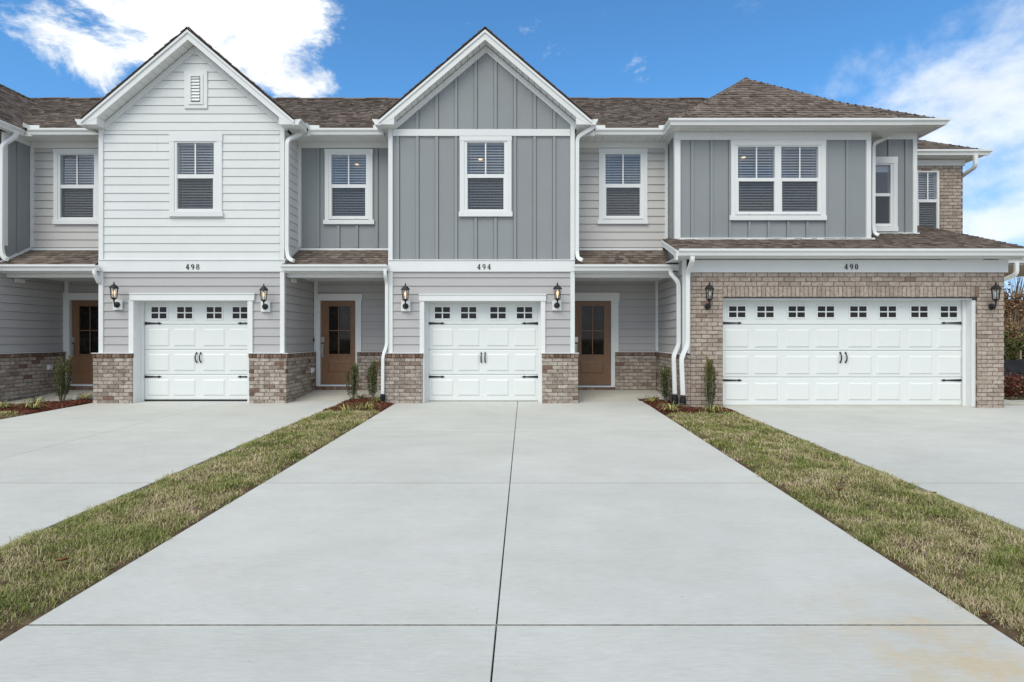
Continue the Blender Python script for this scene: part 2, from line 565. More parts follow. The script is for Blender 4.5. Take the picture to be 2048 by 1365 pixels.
def driveway(label, x0, xm, x1, dend, cross=0.0):
    base = MB()
    base.add([(x0 + .02, -2.5, gz(-2.5) - .055), (x1 - .02, -2.5, gz(-2.5) - .055), (x1 - .02, dend, gz(dend) - .055), (x0 + .02, dend, gz(dend) - .055)], [(0, 1, 2, 3)])
    dr = base.build('driveway', 'joint_dark', recalc=False, kind='structure', label=label)
    ys = JD + [dend]
    for j in range(len(ys) - 1):
        for a, b in ((x0, xm), (xm, x1)):
            mb = MB()
            g = .0085
            gx0 = .0045 if a == xm else 0; gx1 = .0045 if b == xm else 0
            slab_box(mb, a + gx0, b - gx1, ys[j] + g, ys[j + 1] - g, gz(ys[j]), gz(ys[j + 1]), c=.0025)
            mb.build('slab', 'concrete', dr, recalc=False)
    for y in JD[1:]:
        mb = MB()
        w = .0078
        mb.add([(x0 + .004, y - w, gz(y - w) - .0016), (x1 - .004, y - w, gz(y - w) - .0016), (x1 - .004, y + w, gz(y + w) - .0016), (x0 + .004, y + w, gz(y + w) - .0016)]
               + [(x0 + .004, y - w, gz(y) - .05), (x1 - .004, y - w, gz(y) - .05), (x1 - .004, y + w, gz(y) - .05), (x0 + .004, y + w, gz(y) - .05)],
               [(0, 1, 2, 3), (4, 7, 6, 5), (0, 4, 5, 1), (1, 5, 6, 2), (2, 6, 7, 3), (3, 7, 4, 0)])
        mb.build('joint_filler', 'joint_grit', dr, recalc=False)
    return dr


driveway('broad pale concrete driveway up to the 494 garage', -2.70, -.155, 2.52, 12.36)
driveway('pale concrete driveway up to the 498 garage', -9.05, -6.38, -3.85, 12.36)
driveway('pale concrete driveway beyond the left edge of the photo', -17.4, -14.9, -12.3, 11.64)
driveway('wide pale concrete driveway up to the double 490 garage', 3.97, 7.36, 10.6, 11.64)
# garage thresholds lie under the doors; porch walks rise towards the front doors


def walk(label, polys):
    wk = empty('walkway', (polys[0][0][0], polys[0][0][1], 0), kind='structure', label=label)
    for poly in polys:
        mb = MB()
        n = len(poly)
        mb.add([(x, y, z - .12) for x, y, z in poly] + poly,
               [tuple(range(n - 1, -1, -1)), tuple(range(n, 2 * n))] + [(i, (i + 1) % n, n + (i + 1) % n, n + i) for i in range(n)])
        mb.build('slab', 'concrete_walk', wk, recalc=False)


def porch_z(D): return .004 + max(0, (D - 12.3)) * .088


def porch_walk(label, xa, xb, xe):
    """xa..xb porch opening, xe right edge of the path that reaches the drive"""
    z = porch_z
    walk(label, [
        [(xa + .02, 12.365, z(12.3) - .002), (xe, 12.365, z(12.3) - .002), (xe, 12.78, z(12.78)), (xa + .02, 12.78, z(12.78))],
        [(xa + .02, 12.79, z(12.79)), (xb, 12.79, z(12.79)), (xb, 13.70, z(13.70)), (xa + .02, 13.70, z(13.70))]])


porch_walk('concrete walk and porch floor at the 498 front door', -5.02, -2.86, -3.84)
porch_walk('concrete walk and porch floor at the 494 front door', 1.02, 3.18, 2.46)
walk('concrete walk curving to the porch at the far left', [
    [(-11.0, 12.79, .045), (-8.94, 12.79, .045), (-8.94, 13.70, .127), (-11.0, 13.70, .127)],
    [(-12.2, 10.95, -.03), (-10.95, 11.47, -.012), (-10.25, 11.95, .0), (-9.75, 12.40, .012), (-9.62, 12.78, .04), (-10.86, 12.78, .04), (-10.86, 11.25, -.01), (-12.2, 11.25, -.02)]])
walk('concrete path beside the right end of the 490 garage', [
    [(10.6, 9.5, -.05), (14, 9.5, -.05), (14, 12.55, .0), (10.6, 12.55, .0)], [(9.5, 12.2, .0), (10.59, 11.66, -.01), (10.59, 13.6, .0), (9.5, 13.6, .0)]])
MB().box(-200, 200, -11, -3.1, -.50, -.445).build('road', 'asphalt', kind='structure')
kb = MB(); kb.box(-200, 200, -3.1, -2.52, -.52, gz(-2.5) - .002); kb.build('kerb', 'concrete', kind='structure')


def lump(x, y): return .016 * math.sin(2.3 * x + 1.1 * y) + .012 * math.sin(5.1 * y - 3.3 * x + 1) + .008 * math.sin(11 * x + 7 * y)


def lawn(label, x0, x1, y0, y1, dens, crown=.03):
    nx, ny = 9, int((y1 - y0) / .16)

    def hz(x, y):
        t = (x - x0) / (x1 - x0)
        e = min(1, 5 * min(t, 1 - t))
        return gz(y) - .016 + e * (.016 + crown + lump(x, y))
    vs, fs = [], []
    for j in range(ny + 1):
        for i in range(nx + 1):
            x = x0 + (x1 - x0) * i / nx; y = y0 + (y1 - y0) * j / ny
            vs.append((x, y, hz(x, y)))
    for j in range(ny):
        for i in range(nx):
            k = j * (nx + 1) + i
            fs.append((k, k + 1, k + nx + 2, k + nx + 1))
    MB().add(vs, fs).build('lawn_soil', 'soil', recalc=False, kind='structure')
    # blades: finer and denser near the camera, thin and straw-coloured along the concrete
    N0 = int((x1 - x0) * (y1 - y0) * dens)
    y = rng.uniform(y0, y1, N0)
    keep = rng.random(N0) < np.clip(4.0 / np.maximum(y, 2.5), .28, 1)
    y = y[keep]
    x = rng.uniform(x0 - .03, x1 + .03, len(y))
    wob = .030 * np.sin(7 * y + x0) + .022 * np.sin(17 * y + 2) + .012 * np.sin(41 * y)
    e0, e1 = x - x0 + wob, x1 - x + .8 * wob
    edge = np.minimum(e0, e1)
    clump = np.sin(9 * x + 2 * np.sin(4 * y)) * np.sin(7.5 * y + 2 * np.sin(5 * x)) + .6 * np.sin(21 * x + 3 * np.sin(9 * y)) * np.sin(19 * y)
    k = (rng.random(len(y)) < .70 + .34 * clump) & ((edge > .07) | (rng.random(len(y)) < .52)) & (edge > .012)
    x, y, edge, clump = x[k], y[k], edge[k], clump[k]
    z = np.array([hz(min(max(a, x0), x1), b) for a, b in zip(x, y)]) - .006
    p = np.stack([x, y, z, clump], 1)
    n = len(p)
    sc = np.clip(p[:, 1] / 4.5, .8, 1.9)
    ln = rng.uniform(.026, .070, n) * (1 + .22 * p[:, 3]) * np.where(rng.random(n) < .06, 1.6, 1.0)
    az = rng.uniform(0, 2 * np.pi, n)
    lean = rng.uniform(.7, 1.85, n)
    w = rng.uniform(.0012, .0024, n) * sc
    dx, dy = np.cos(az), np.sin(az)
    sx, sy = -dy, dx
    v = np.empty((n, 5, 3))
    h1 = ln * .55; o1 = h1 * np.sin(lean * .45); z1 = h1 * np.cos(lean * .45)
    o2 = o1 + ln * .45 * np.sin(lean * 1.25); z2 = z1 + ln * .45 * np.cos(lean * 1.25)
    for k, (o, zz, ww) in enumerate(((0, 0, 1), (0, 0, -1), (o1, z1, .8), (o1, z1, -.8), (o2, z2, 0))):
        v[:, k, 0] = p[:, 0] + dx * o + sx * w * ww
        v[:, k, 1] = p[:, 1] + dy * o + sy * w * ww
        v[:, k, 2] = p[:, 2] + zz
    big_mesh('grass', v.reshape(-1, 3), np.array([0, 1, 3, 2]), np.array([2, 3, 4]), n, 5, 'grass', label)


def big_mesh(name, verts, quad, tri, n, k, mat, label):
    me = bpy.data.meshes.new(name)
    me.vertices.add(len(verts)); me.vertices.foreach_set('co', verts.astype(np.float32).ravel())
    off = (np.arange(n) * k)[:, None]
    loops = np.concatenate([quad[None, :] + off, tri[None, :] + off], 1).ravel()
    starts = np.empty((n, 2), dtype=np.int32); starts[:, 0] = np.arange(n) * 7; starts[:, 1] = starts[:, 0] + 4
    me.loops.add(len(loops)); me.loops.foreach_set('vertex_index', loops.astype(np.int32))
    me.polygons.add(2 * n); me.polygons.foreach_set('loop_start', starts.ravel())
    me.update(calc_edges=True); me.validate()
    me.materials.append(MATS[mat])
    place(name, me, (0, 0, 0), None, kind='stuff', label=label)


lawn('patchy olive and straw grass strip between the 498 and 494 driveways', -3.85, -2.715, 1.6, 10.9, 21000)
lawn('patchy olive and straw grass strip between the 494 and 490 driveways', 2.535, 3.955, 1.6, 10.45, 21000)
lawn('small wedge of grass in front of the mulch bed at the left edge', -10.4, -9.07, 8.4, 10.5, 9000)


# ------------------------------------------------------------------ pieces: bricks and shingles
def brick_mesh(name, L, Hh, T, mat, seed):
    r = random.Random(seed)
    j = lambda a: r.uniform(-a, a)
    c = .006
    vs = []
    for (y, inset) in ((T, 0), (0.008, 0), (0, c)):
        for (sx, sz) in ((-1, -1), (1, -1), (1, 1), (-1, 1)):
            vs.append((sx * (L / 2 - inset) + j(.002), y + (j(.0015) if y == 0 else 0), sz * (Hh / 2 - inset) + j(.0018)))
    fs = [(3, 2, 1, 0)] + [(i, (i + 1) % 4, 4 + (i + 1) % 4, 4 + i) for i in range(4)] + \
         [(4 + i, 4 + (i + 1) % 4, 8 + (i + 1) % 4, 8 + i) for i in range(4)] + [(8, 9, 10, 11)]
    me = bpy.data.meshes.new(name)
    me.from_pydata(vs, [], fs)
    bm = bmesh.new(); bm.from_mesh(me); bmesh.ops.recalc_face_normals(bm, faces=bm.faces); bm.to_mesh(me); bm.free()
    me.materials.append(MATS[mat])
    return me


BL, BH, BT, JT = .206, .0705, .05, .0105
BMESH = {m: [brick_mesh('brick', BL, BH, BT, m, s + 7 * i) for s in range(4)] for i, m in enumerate(('brick_taupe', 'brick_tan', 'brick_red'))}


def shingle_mesh(seed, th):
    r = random.Random(seed)
    e = .185
    W = 1.0
    y0, y1 = 0, e
    b = r.uniform(-.004, .004)
    vs = [(-.5, 0, 0), (.5, 0, 0), (.5, e, 0), (-.5, e, 0), (-.5, 0, th), (.5, b, th), (.5, e, .002), (-.5, e, .002)]
    fs = [(0, 3, 2, 1), (4, 5, 6, 7), (0, 1, 5, 4), (1, 2, 6, 5), (2, 3, 7, 6), (3, 0, 4, 7)]
    me = bpy.data.meshes.new('shingle'); me.from_pydata(vs, [], fs)
    me.materials.append(MATS['shingle_brown'])
    return me


SMESH = [shingle_mesh(i, t) for i, t in enumerate((.012, .016, .022, .026))]


class House:
    def __init__(self, label, loc):
        self.e = thing('townhouse', label, 'townhouse', loc, 'row of attached townhouses')
        self.bricks, self.shingles = [], []

    def flush(self):
        for name, items, stuffname in (('brick', self.bricks, 'brickwork'), ('shingle', self.shingles, 'shingle_field')):
            items.sort(key=lambda t: -t[0])
            for score, me, mtx, par in items[:300]:
                place(name, me, None, par, mtx=mtx)
            rest = {}
            for it in items[300:]:
                rest.setdefault(it[1].materials[0].name, []).append(it)
            if rest:
                vs, fs, mats, mi = [], [], [], []
                for mk, its in rest.items():
                    mats.append(mk)
                    for score, me, mtx, par in its:
                        o = len(vs)
                        vs += [tuple(mtx @ v.co) for v in me.vertices]
                        for p in me.polygons:
                            fs.append(tuple(o + i for i in p.vertices)); mi.append(len(mats) - 1)
                me = bpy.data.meshes.new(stuffname); me.from_pydata(vs, [], fs)
                for mk in mats: me.materials.append(MATS[mk])
                me.polygons.foreach_set('material_index', mi)
                org = WL[self.e.name].copy()
                me.transform(Matrix.Translation(-org))
                place(stuffname, me, org, self.e, kind='stuff')


def frame_mtx(o, u, n):
    """columns: u along, -n into the wall, z up; front face of the piece at o"""
    u = u.normalized(); n = n.normalized()
    z = Vector((0, 0, 1))
    return Matrix(((u.x, -n.x, z.x, o.x), (u.y, -n.y, z.y, o.y), (u.z, -n.z, z.z, o.z), (0, 0, 0, 1)))


def brick_wall(h, wall, o, u, n, width, z0, z1, mat, holes=(), seed=0, ends=True):
    """running bond on the plane through o; holes are (s0, s1, z0, z1)"""
    r = random.Random(seed)
    course, mod = BH + JT, BL + JT
    nc = int(round((z1 - z0) / course))
    course = (z1 - z0) / nc
    for c in range(nc):
        zc = z0 + (c + .5) * course
        cuts = [(0, width)]
        for (a, b, lo, hi) in holes:
            if lo - .01 < zc < hi + .01:
                cuts = [s for (p, q) in cuts for s in ((p, min(q, a)), (max(p, b), q)) if s[1] - s[0] > .03]
        for (p, q) in cuts:
            start = math.floor(p / mod - 1) * mod + (mod / 2 if c % 2 else 0)
            s = start
            while s < q:
                a, b = max(s, p), min(s + mod, q)
                if b - a > .035:
                    w = b - a - JT * (1 if b < q else .3)
                    me = BMESH[mat][r.randrange(4)]
                    if w < .13 and (a <= p + 1e-4 or b >= q - 1e-4) and r.random() < .22 and mat == 'brick_taupe':
                        me = BMESH['brick_red'][r.randrange(4)]
                    pt = Vector((o.x, o.y, 0)) + u * (a + w / 2) + n * r.uniform(-.003, .003)
                    pt.z = zc + r.uniform(-.0012, .0012)
                    m = frame_mtx(pt, u, n) @ Matrix.Diagonal((w / BL, 1, (course - JT) / BH, 1))
                    score = w * course / pt.y ** 2 * max(.12, abs(n.dot(Vector((-pt.x, -pt.y, 0)).normalized())))
                    h.bricks.append((score, me, m, wall))
                s += mod


def rowlock(h, wall, o, u, n, width, zc, hh, mat, proud=.018, seed=0, pitch=.0845, dep=.05):
    r = random.Random(seed)
    k = max(1, int(round(width / pitch))); pt_ = width / k
    for i in range(k):
        pt = Vector((o.x, o.y, 0)) + u * ((i + .5) * pt_) + n * (proud + r.uniform(-.003, .003)); pt.z = zc
        m = frame_mtx(pt, u, n) @ Matrix.Diagonal(((pt_ - .010) / BL, (dep + proud) / BT, hh / BH, 1))
        score = pt_ * hh / pt.y ** 2 * max(.12, abs(n.dot(Vector((-pt.x, -pt.y, 0)).normalized())))
        h.bricks.append((score, BMESH[mat][r.randrange(4)], m, wall))


def roof(h, eave0, eave1, top1, top0, seed=0, par=None, weight=1.0, lip=.03, expo=.143, name='roof', bend=0.0):
    """quad (or triangle, top0 == top1) roof plane; shingles laid course by course from the eave"""
    r = random.Random(seed)
    e0, e1, t0, t1 = map(Vector, (eave0, eave1, top0, top1))
    nrm = (e1 - e0).cross(t0 - e0)
    if nrm.length < 1e-6: nrm = (e1 - e0).cross(t1 - e0)
    nrm.normalize()
    if nrm.z < 0: nrm = -nrm
    poly = [e0, e1, t1, t0] if (t0 - t1).length > 1e-4 else [e0, e1, t1]
    deck = MB().hull([p - nrm * .002 for p in poly], [p - nrm * .035 for p in poly]).build(name, 'roof_felt', par or h.e)
    u = (e1 - e0).normalized(); v = nrm.cross(u).normalized()
    if v.z < 0: v = -v
    S = lambda p: ((p - e0).dot(u), (p - e0).dot(v))
    pp = [S(p) for p in poly]
    vmax = max(q[1] for q in pp)
    j = 0
    while j * expo < vmax:
        vb = j * expo - lip; vm = min(j * expo + expo * .5, vmax - .005)
        xs = []
        for a, b in zip(pp, pp[1:] + pp[:1]):
            if (a[1] - vm) * (b[1] - vm) <= 0 and abs(a[1] - b[1]) > 1e-6:
                xs.append(a[0] + (b[0] - a[0]) * (vm - a[1]) / (b[1] - a[1]))
        if len(xs) >= 2:
            p, q = min(xs), max(xs)
            s = p - r.uniform(0, .15)
            while s < q:
                w = r.choice((.07, .09, .12, .14, .17)) * r.uniform(.9, 1.15)
                a, b = max(s, p), min(s + w, q)
                if b - a > .02:
                    pt = e0 + u * ((a + b) / 2) + v * vb + nrm * .003
                    m = Matrix(((u.x, v.x, nrm.x, pt.x), (u.y, v.y, nrm.y, pt.y), (u.z, v.z, nrm.z, pt.z), (0, 0, 0, 1)))
                    m = m @ Matrix.Diagonal(((b - a) * .985, min(1.0, (vmax - vb) / .185), 1, 1))
                    view = Vector((-pt.x, -pt.y, H - pt.z))
                    d = view.length
                    sc = weight * (b - a) * expo * max(0.0, nrm.dot(view / d)) / d ** 2
                    h.shingles.append((sc, SMESH[r.randrange(4)], m, deck))
                s += w
        j += 1
    return deck


def hip_caps(h, par, a, b, seed=0, w=.15):
    a, b = Vector(a), Vector(b)
    n = max(1, int((b - a).length / .143)); d = (b - a) / n
    side = d.cross(Vector((0, 0, 1))).normalized()
    for i in range(n):
        p, q = a + d * i, a + d * (i + 1.3)
        drop = Vector((0, 0, -.07))
        up = Vector((0, 0, .026)); up2 = Vector((0, 0, .014))
        mb = MB()
        mb.hull([p + side * w + drop + up, p + up, p - side * w + drop + up, p - side * w + drop, p, p + side * w + drop],
                [q + side * w + drop + up2, q + up2, q - side * w + drop + up2, q - side * w + drop, q, q + side * w + drop])
        mb.build('hip_cap', 'shingle_brown', par)


GUT = [(0, 0), (0, -.122), (.082, -.125), (.094, -.075), (.128, -.038), (.128, 0), (.116, 0), (.112, -.012), (.01, -.012), (.008, 0)]


def gutter(h, p0, p1, out, m0=0.0, m1=0.0):
    """p0-p1: top of the fascia; out: outward unit vector; m0/m1: mitre at the ends"""
    p0, p1, out = Vector(p0), Vector(p1), Vector(out)
    d = (p1 - p0).normalized()
    a = [p0 + out * o + Vector((0, 0, z)) + d * (m0 * o) for o, z in GUT]
    b = [p1 + out * o + Vector((0, 0, z)) + d * (m1 * o) for o, z in GUT]
    return MB().hull(a, b).build('gutter', 'white_vinyl', h.e)


def downspout(h, pts, w=.075, t=.055):
    # rounded elbows by subdividing the corners
    pts = [Vector(p) for p in pts]
    q = [pts[0]]
    for i in range(1, len(pts) - 1):
        a, b, c = pts[i - 1], pts[i], pts[i + 1]
        r = min(.09, (b - a).length * .45, (c - b).length * .45)
        p = b + (a - b).normalized() * r; s = b + (c - b).normalized() * r
        for t_ in (0, .25, .5, .75, 1):
            q.append(p.lerp(b, t_).lerp(b.lerp(s, t_), t_))
    q.append(pts[-1])
    sec = [(-w / 2, -t / 2), (-w / 2 + .012, -t / 2 - .004), (w / 2 - .012, -t / 2 - .004), (w / 2, -t / 2), (w / 2, t / 2), (-w / 2, t / 2)]
    return MB().tube(q, 1, sec=sec, up=Vector((0, -1, .001))).build('downspout', 'white_vinyl', h.e)


def sheath(h, o, u, n, s0, s1, z0, z1, holes=(), off=.03, mat='shadow_backing', name='wall', t=.06, par=None):
    """wall backing with rectangular openings"""
    ss = sorted({s0, s1, *[max(s0, min(s1, v)) for a in holes for v in a[:2]]})
    zs = sorted({z0, z1, *[max(z0, min(z1, v)) for a in holes for v in a[2:]]})
    mb = MB()
    for i in range(len(ss) - 1):
        for j in range(len(zs) - 1):
            cs, cz = (ss[i] + ss[i + 1]) / 2, (zs[j] + zs[j + 1]) / 2
            if any(a < cs < b and c < cz < d for a, b, c, d in holes): continue
            q = []
            for k in (off, off + t):
                for s, z in ((ss[i], zs[j]), (ss[i + 1], zs[j]), (ss[i + 1], zs[j + 1]), (ss[i], zs[j + 1])):
                    p = Vector((o.x, o.y, 0)) + u * s - n * k; p.z = z
                    q.append(p)
            mb.hull(q[:4], q[4:])
    return mb.build(name, mat, par or h.e)


def lap(h, wall, o, u, n, s0, s1, z0, z1, mat, expo=.1752, holes=(), gable=None, seams=False, seed=0):
    """lap siding: every course is an object; boards thicken to a drip edge at the bottom"""
    r = random.Random(seed)
    tb, tt = (.014 if mat == 'white_siding' else .018), .002
    nb = math.ceil((z1 - z0) / expo)
    o2 = Vector((o.x, o.y, 0))
    for k in range(nb):
        a, b = z0 + k * expo, min(z0 + (k + 1) * expo, z1)
        runs = [(s0, s1)]
        if seams and r.random() < .45:
            c = r.uniform(s0 + .6, s1 - .6); runs = [(s0, c - .002), (c + .002, s1)]
        for (c0, c1, d0, d1) in holes:
            if d0 < a + .012 and d1 > b - .004:
                runs = [s for (e, f) in runs for s in ((e, min(f, c0)), (max(e, c1), f)) if s[1] - s[0] > .004]
        for (p, q) in runs:
            mb = MB()
            zc = sorted({a, b, *[min(b, max(a, v)) for hh in holes for v in hh[2:]]})
            for zi, zj in zip(zc, zc[1:]):
                if zj - zi < .010: continue
                segs = [(p, q)]
                for (c0, c1, d0, d1) in holes:
                    if d0 - 1e-5 <= zi and zj <= d1 + 1e-5:
                        segs = [s for (e, f) in segs for s in ((e, min(f, c0)), (max(e, c1), f)) if s[1] - s[0] > .004]
                for (e, f) in segs:
                    pr = lambda z: tb + (tt - tb) * (z - a) / expo
                    eb, fb, et, ft = e, f, e, f
                    if gable:
                        gl, gr = gable
                        eb, fb = max(e, gl(zi)), min(f, gr(zi)); et, ft = max(e, gl(zj)), min(f, gr(zj))
                        if fb - eb < .01: continue
                        if ft < et: et = ft = (et + ft) / 2
                    def pt(s, z, d):
                        v_ = o2 + u * s + n * d; v_.z = z; return v_
                    back = -.028
                    zl = zi + .004 if zi == a else zi
                    mb.hull([pt(eb, zl, pr(zi)), pt(fb, zl, pr(zi)), pt(ft, zj, pr(zj)), pt(et, zj, pr(zj))],
                            [pt(eb, zi + .012, back), pt(fb, zi + .012, back), pt(ft, zj, back), pt(et, zj, back)])
            if mb.v:
                mb.build('siding_board', mat, wall)


def panels(h, wall, o, u, n, s0, s1, z0, z1, battens, holes=(), top=None, bw=.062):
    """board-and-batten: sheets between battens, each its own piece; top(s) = upper limit"""
    o2 = Vector((o.x, o.y, 0))
    top = top or (lambda s: z1)

    def piece(a, b, lo, hi, d0, d1, name, mat):
        def pt(s, z, d):
            v_ = o2 + u * s + n * d; v_.z = z; return v_
        if callable(hi):
            ss = [a, b]
            m = (a + b) / 2
            pk = [s for s in (a + (b - a) * i / 8 for i in range(1, 8)) if hi(s) > max(hi(a), hi(b)) + .004]
            pk = [max(pk, key=hi)] if pk else []
            prof = [(a, lo), (b, lo), (b, max(lo + .003, hi(b)))] + [(s, hi(s)) for s in pk] + [(a, max(lo + .003, hi(a)))]
        else:
            prof = [(a, lo), (b, lo), (b, hi), (a, hi)]
        MB().hull([pt(s, z, d1) for s, z in prof], [pt(s, z, d0) for s, z in prof]).build(name, mat, wall)
    edges = [s0] + list(battens) + [s1]
    gp = bw / 2 + .006
    for a, b in zip(edges, edges[1:]):
        a = a + (gp if a != s0 else 0); b = b - (gp if b != s1 else 0)
        if b - a < .02: continue
        hs = [x for x in holes if x[0] < b - .01 and x[1] > a + .01]
        if not hs:
            piece(a + .001, b - .001, z0, top, -.02, .0, 'wall_panel', 'grey_panel')
        else:
            x = hs[0]
            piece(a + .001, b - .001, z0, x[2], -.02, .0, 'wall_panel', 'grey_panel')
            if max(top(a), top(b)) - x[3] > .02:
                piece(a + .001, b - .001, x[3], top, -.02, .0, 'wall_panel', 'grey_panel')
            if x[0] > a + .01: piece(a + .001, x[0], x[2], x[3], -.0195, .0, 'wall_panel', 'grey_panel')
            if x[1] < b - .01: piece(x[1], b - .001, x[2], x[3], -.0195, .0, 'wall_panel', 'grey_panel')
    for s in battens:
        if top(s) - z0 < .05: continue
        hs = [x for x in holes if x[0] - .02 < s < x[1] + .02]
        if hs:
            piece(s - bw / 2, s + bw / 2, z0, hs[0][2], -.02, .026, 'batten', 'grey_batten')
            if top(s) - hs[0][3] > .03:
                piece(s - bw / 2, s + bw / 2, hs[0][3], top, -.02, .026, 'batten', 'grey_batten')
        else:
            piece(s - bw / 2, s + bw / 2, z0, top, -.02, .026, 'batten', 'grey_batten')


UX, UY, NF = Vector((1, 0, 0)), Vector((0, 1, 0)), Vector((0, -1, 0))


def trim(h, x0, y0, x1, y1, D, t=.035, name='trim_board', mat='white_trim', par=None):
    return MB().pbox(x0, y0, x1, y1, D, t).build(name, mat, par or h.e)


def window(h, D, units, rows, casing=None, sill=None, lamp=None, muntin=True, blind=True, frame_px=5.5, head=None, surround='white_trim', seed=0, shade=1.0):
    """units: [(glass x0, x1)], rows: (upper y0, y1, lower y0, y1) in photo pixels on the wall plane D"""
    r = random.Random(seed)
    u0, u1, l0, l1 = rows
    fp = frame_px
    X0, X1 = units[0][0] - fp, units[-1][1] + fp
    Y0, Y1 = u0 - fp * .6, l1 + fp * .7
    Df = D - .022                      # frame front
    f = MB()
    f.pbox(X0, Y0, X1, u0, Df, .10); f.pbox(X0, l1, X1, Y1, Df, .10)
    xs = [X0] + [v for un in units for v in un] + [X1]
    for a, b in zip(xs[0::2], xs[1::2]):
        f.pbox(a, u0, b, l1, Df, .10)
    w = f.build('window', 'white_vinyl', h.e)
    for (a, b) in units:
        MB().pbox(a, u1, b, l0, Df + .012, .06).build('meeting_rail', 'white_vinyl', w)
        sx = (b - a) * .03
        s = MB()
        s.pbox(a, l0, a + 1.6, l1, Df + .016, .04); s.pbox(b - 1.6, l0, b, l1, Df + .016, .04); s.pbox(a + 1.6, l1 - 2, b - 1.6, l1, Df + .016, .04)
        s.build('lower_sash', 'white_vinyl', w)
        if muntin:
            m = (a + b) / 2
            MB().pbox(m - 1.3, u0, m + 1.3, u1, Df + .020, .012).build('muntin', 'white_vinyl', w)
        MB().pbox(a, u0, b, u1, Df + .036, .006).build('pane', 'glass', w)
        MB().pbox(a + 1.6, l0, b - 1.6, l1 - 2, Df + .040, .006).build('pane', 'glass', w)
        MB().pbox(a + 1.6, l0, b - 1.6, l1 - 2, Df + .030, .002).build('insect_screen', 'insect_screen', w)
        xa, xb = X_(a - 1.2, D), X_(b + 1.2, D)
        zt, zb = Z_(u0 - 1.5, D), Z_(l1 + 1.5, D)
        if blind:
            y = D + .09
            k = int((zt - zb - .05) / .0565)
            for i in range(k):
                z = zt - .045 - i * .0565
                t = .72 + r.uniform(-.05, .05)
                c, s_ = .024 * math.cos(t), .024 * math.sin(t)
                dz = r.uniform(-.002, .002)
                MB().hull([(xa + .008, y - c, z - s_ + dz), (xb - .008, y - c, z - s_ - dz), (xb - .008, y + c, z + s_ - dz), (xa + .008, y + c, z + s_ + dz)],
                          [(xa + .008, y - c, z - s_ + dz + .003), (xb - .008, y - c, z - s_ - dz + .003), (xb - .008, y + c, z + s_ - dz + .003), (xa + .008, y + c, z + s_ + dz + .003)]
                          ).build('blind_slat', 'blind_white', w, recalc=False)
            MB().box(xa + .006, xb - .006, y - .03, y + .03, zt - .04, zt - .001).build('blind_headrail', 'blind_white', w)
            for q in (.12, .88):
                xq = xa + (xb - xa) * q
                MB().box(xq - .002, xq + .002, y - .028, y - .025, zb, zt - .04).build('blind_cord', 'blind_white', w)
        elif blind is None:
            MB().box(xa, xb, D + .075, D + .085, zt - .16, zt - .02).build('roller_shade', 'blind_white', w)
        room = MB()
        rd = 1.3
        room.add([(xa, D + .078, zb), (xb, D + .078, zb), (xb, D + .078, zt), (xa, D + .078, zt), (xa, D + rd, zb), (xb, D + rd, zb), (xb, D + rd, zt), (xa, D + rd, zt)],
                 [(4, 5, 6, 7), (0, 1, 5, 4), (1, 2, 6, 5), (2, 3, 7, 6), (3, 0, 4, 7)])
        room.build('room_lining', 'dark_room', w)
    if lamp:
        p = P(lamp[0], lamp[1], D + .06)
        MB().lathe(p, [(.045, 0), (.045, .012), (.02, .02)], 12).build('ceiling_lamp', 'lit_bulb', w, recalc=True)
    if casing:
        cx0, cy0, cx1, cy1 = casing
        Dc = D - .036
        e = fp
        hd = head if head else Y0
        MB().pbox(cx0, Y0, X0, cy1, Dc, .034).build('casing', surround, w)
        MB().pbox(X1, Y0, cx1, cy1, Dc, .034).build('casing', surround, w)
        MB().pbox(cx0 - .6, cy0, cx1 + .6, Y0, Dc - .004, .040).build('head_casing', surround, w)
    if sill:
        MB().pbox(*sill, D - .062, .06).build('sill', surround, w)
    return (X_(X0, D), X_(X1, D), Z_(Y1, D), Z_(Y0, D))      # opening for the wall


# ------------------------------------------------------------------ house numbers
def digit_shape(ch, mb, x, z, s, D):
    """bold serif-like numerals of height s, extruded 8 mm"""
    def ring(cx, cz, rx, rz, tx, tz, a0=0, a1=360):
        n = 28
        pts = []
        for i in range(n + 1):
            a = math.radians(a0 + (a1 - a0) * i / n)
            pts.append(((cx + rx * math.cos(a), cz + rz * math.sin(a)), (cx + (rx - tx) * math.cos(a), cz + (rz - tz) * math.sin(a))))
        for (o0, i0), (o1, i1) in zip(pts, pts[1:]):
            mb.prism([o0, o1, i1, i0], D, D + .008)
    W = s * .56
    if ch == '0': ring(x, z + s * .5, W * .5, s * .5, s * .16, s * .055)
    if ch == '8':
        ring(x, z + s * .27, W * .55, s * .275, s * .12, s * .06)
        ring(x, z + s * .755, W * .46, s * .245, s * .11, s * .055)
    if ch == '9':
        ring(x, z + s * .67, W * .5, s * .33, s * .15, s * .06)
        ring(x - s * .10, z + s * .52, W * .68, s * .52, s * .13, s * .06, -88, 10)
    if ch == '4':
        mb.prism([(x + s * .04, z + .02 * s), (x + s * .19, z + .02 * s), (x + s * .19, z + s), (x + s * .04, z + s)], D, D + .008)
        mb.prism([(x - s * .30, z + s * .24), (x + s * .30, z + s * .24), (x + s * .30, z + s * .35), (x - s * .30, z + s * .35)], D - .0006, D + .0074)
        mb.prism([(x - s * .30, z + s * .35), (x - s * .22, z + s * .35), (x + s * .12, z + s * .97), (x + s * .05, z + s)], D - .0012, D + .0068)
        mb.prism([(x - s * .04, z), (x + s * .27, z), (x + s * .27, z + s * .05), (x - s * .04, z + s * .05)], D - .0018, D + .0062)


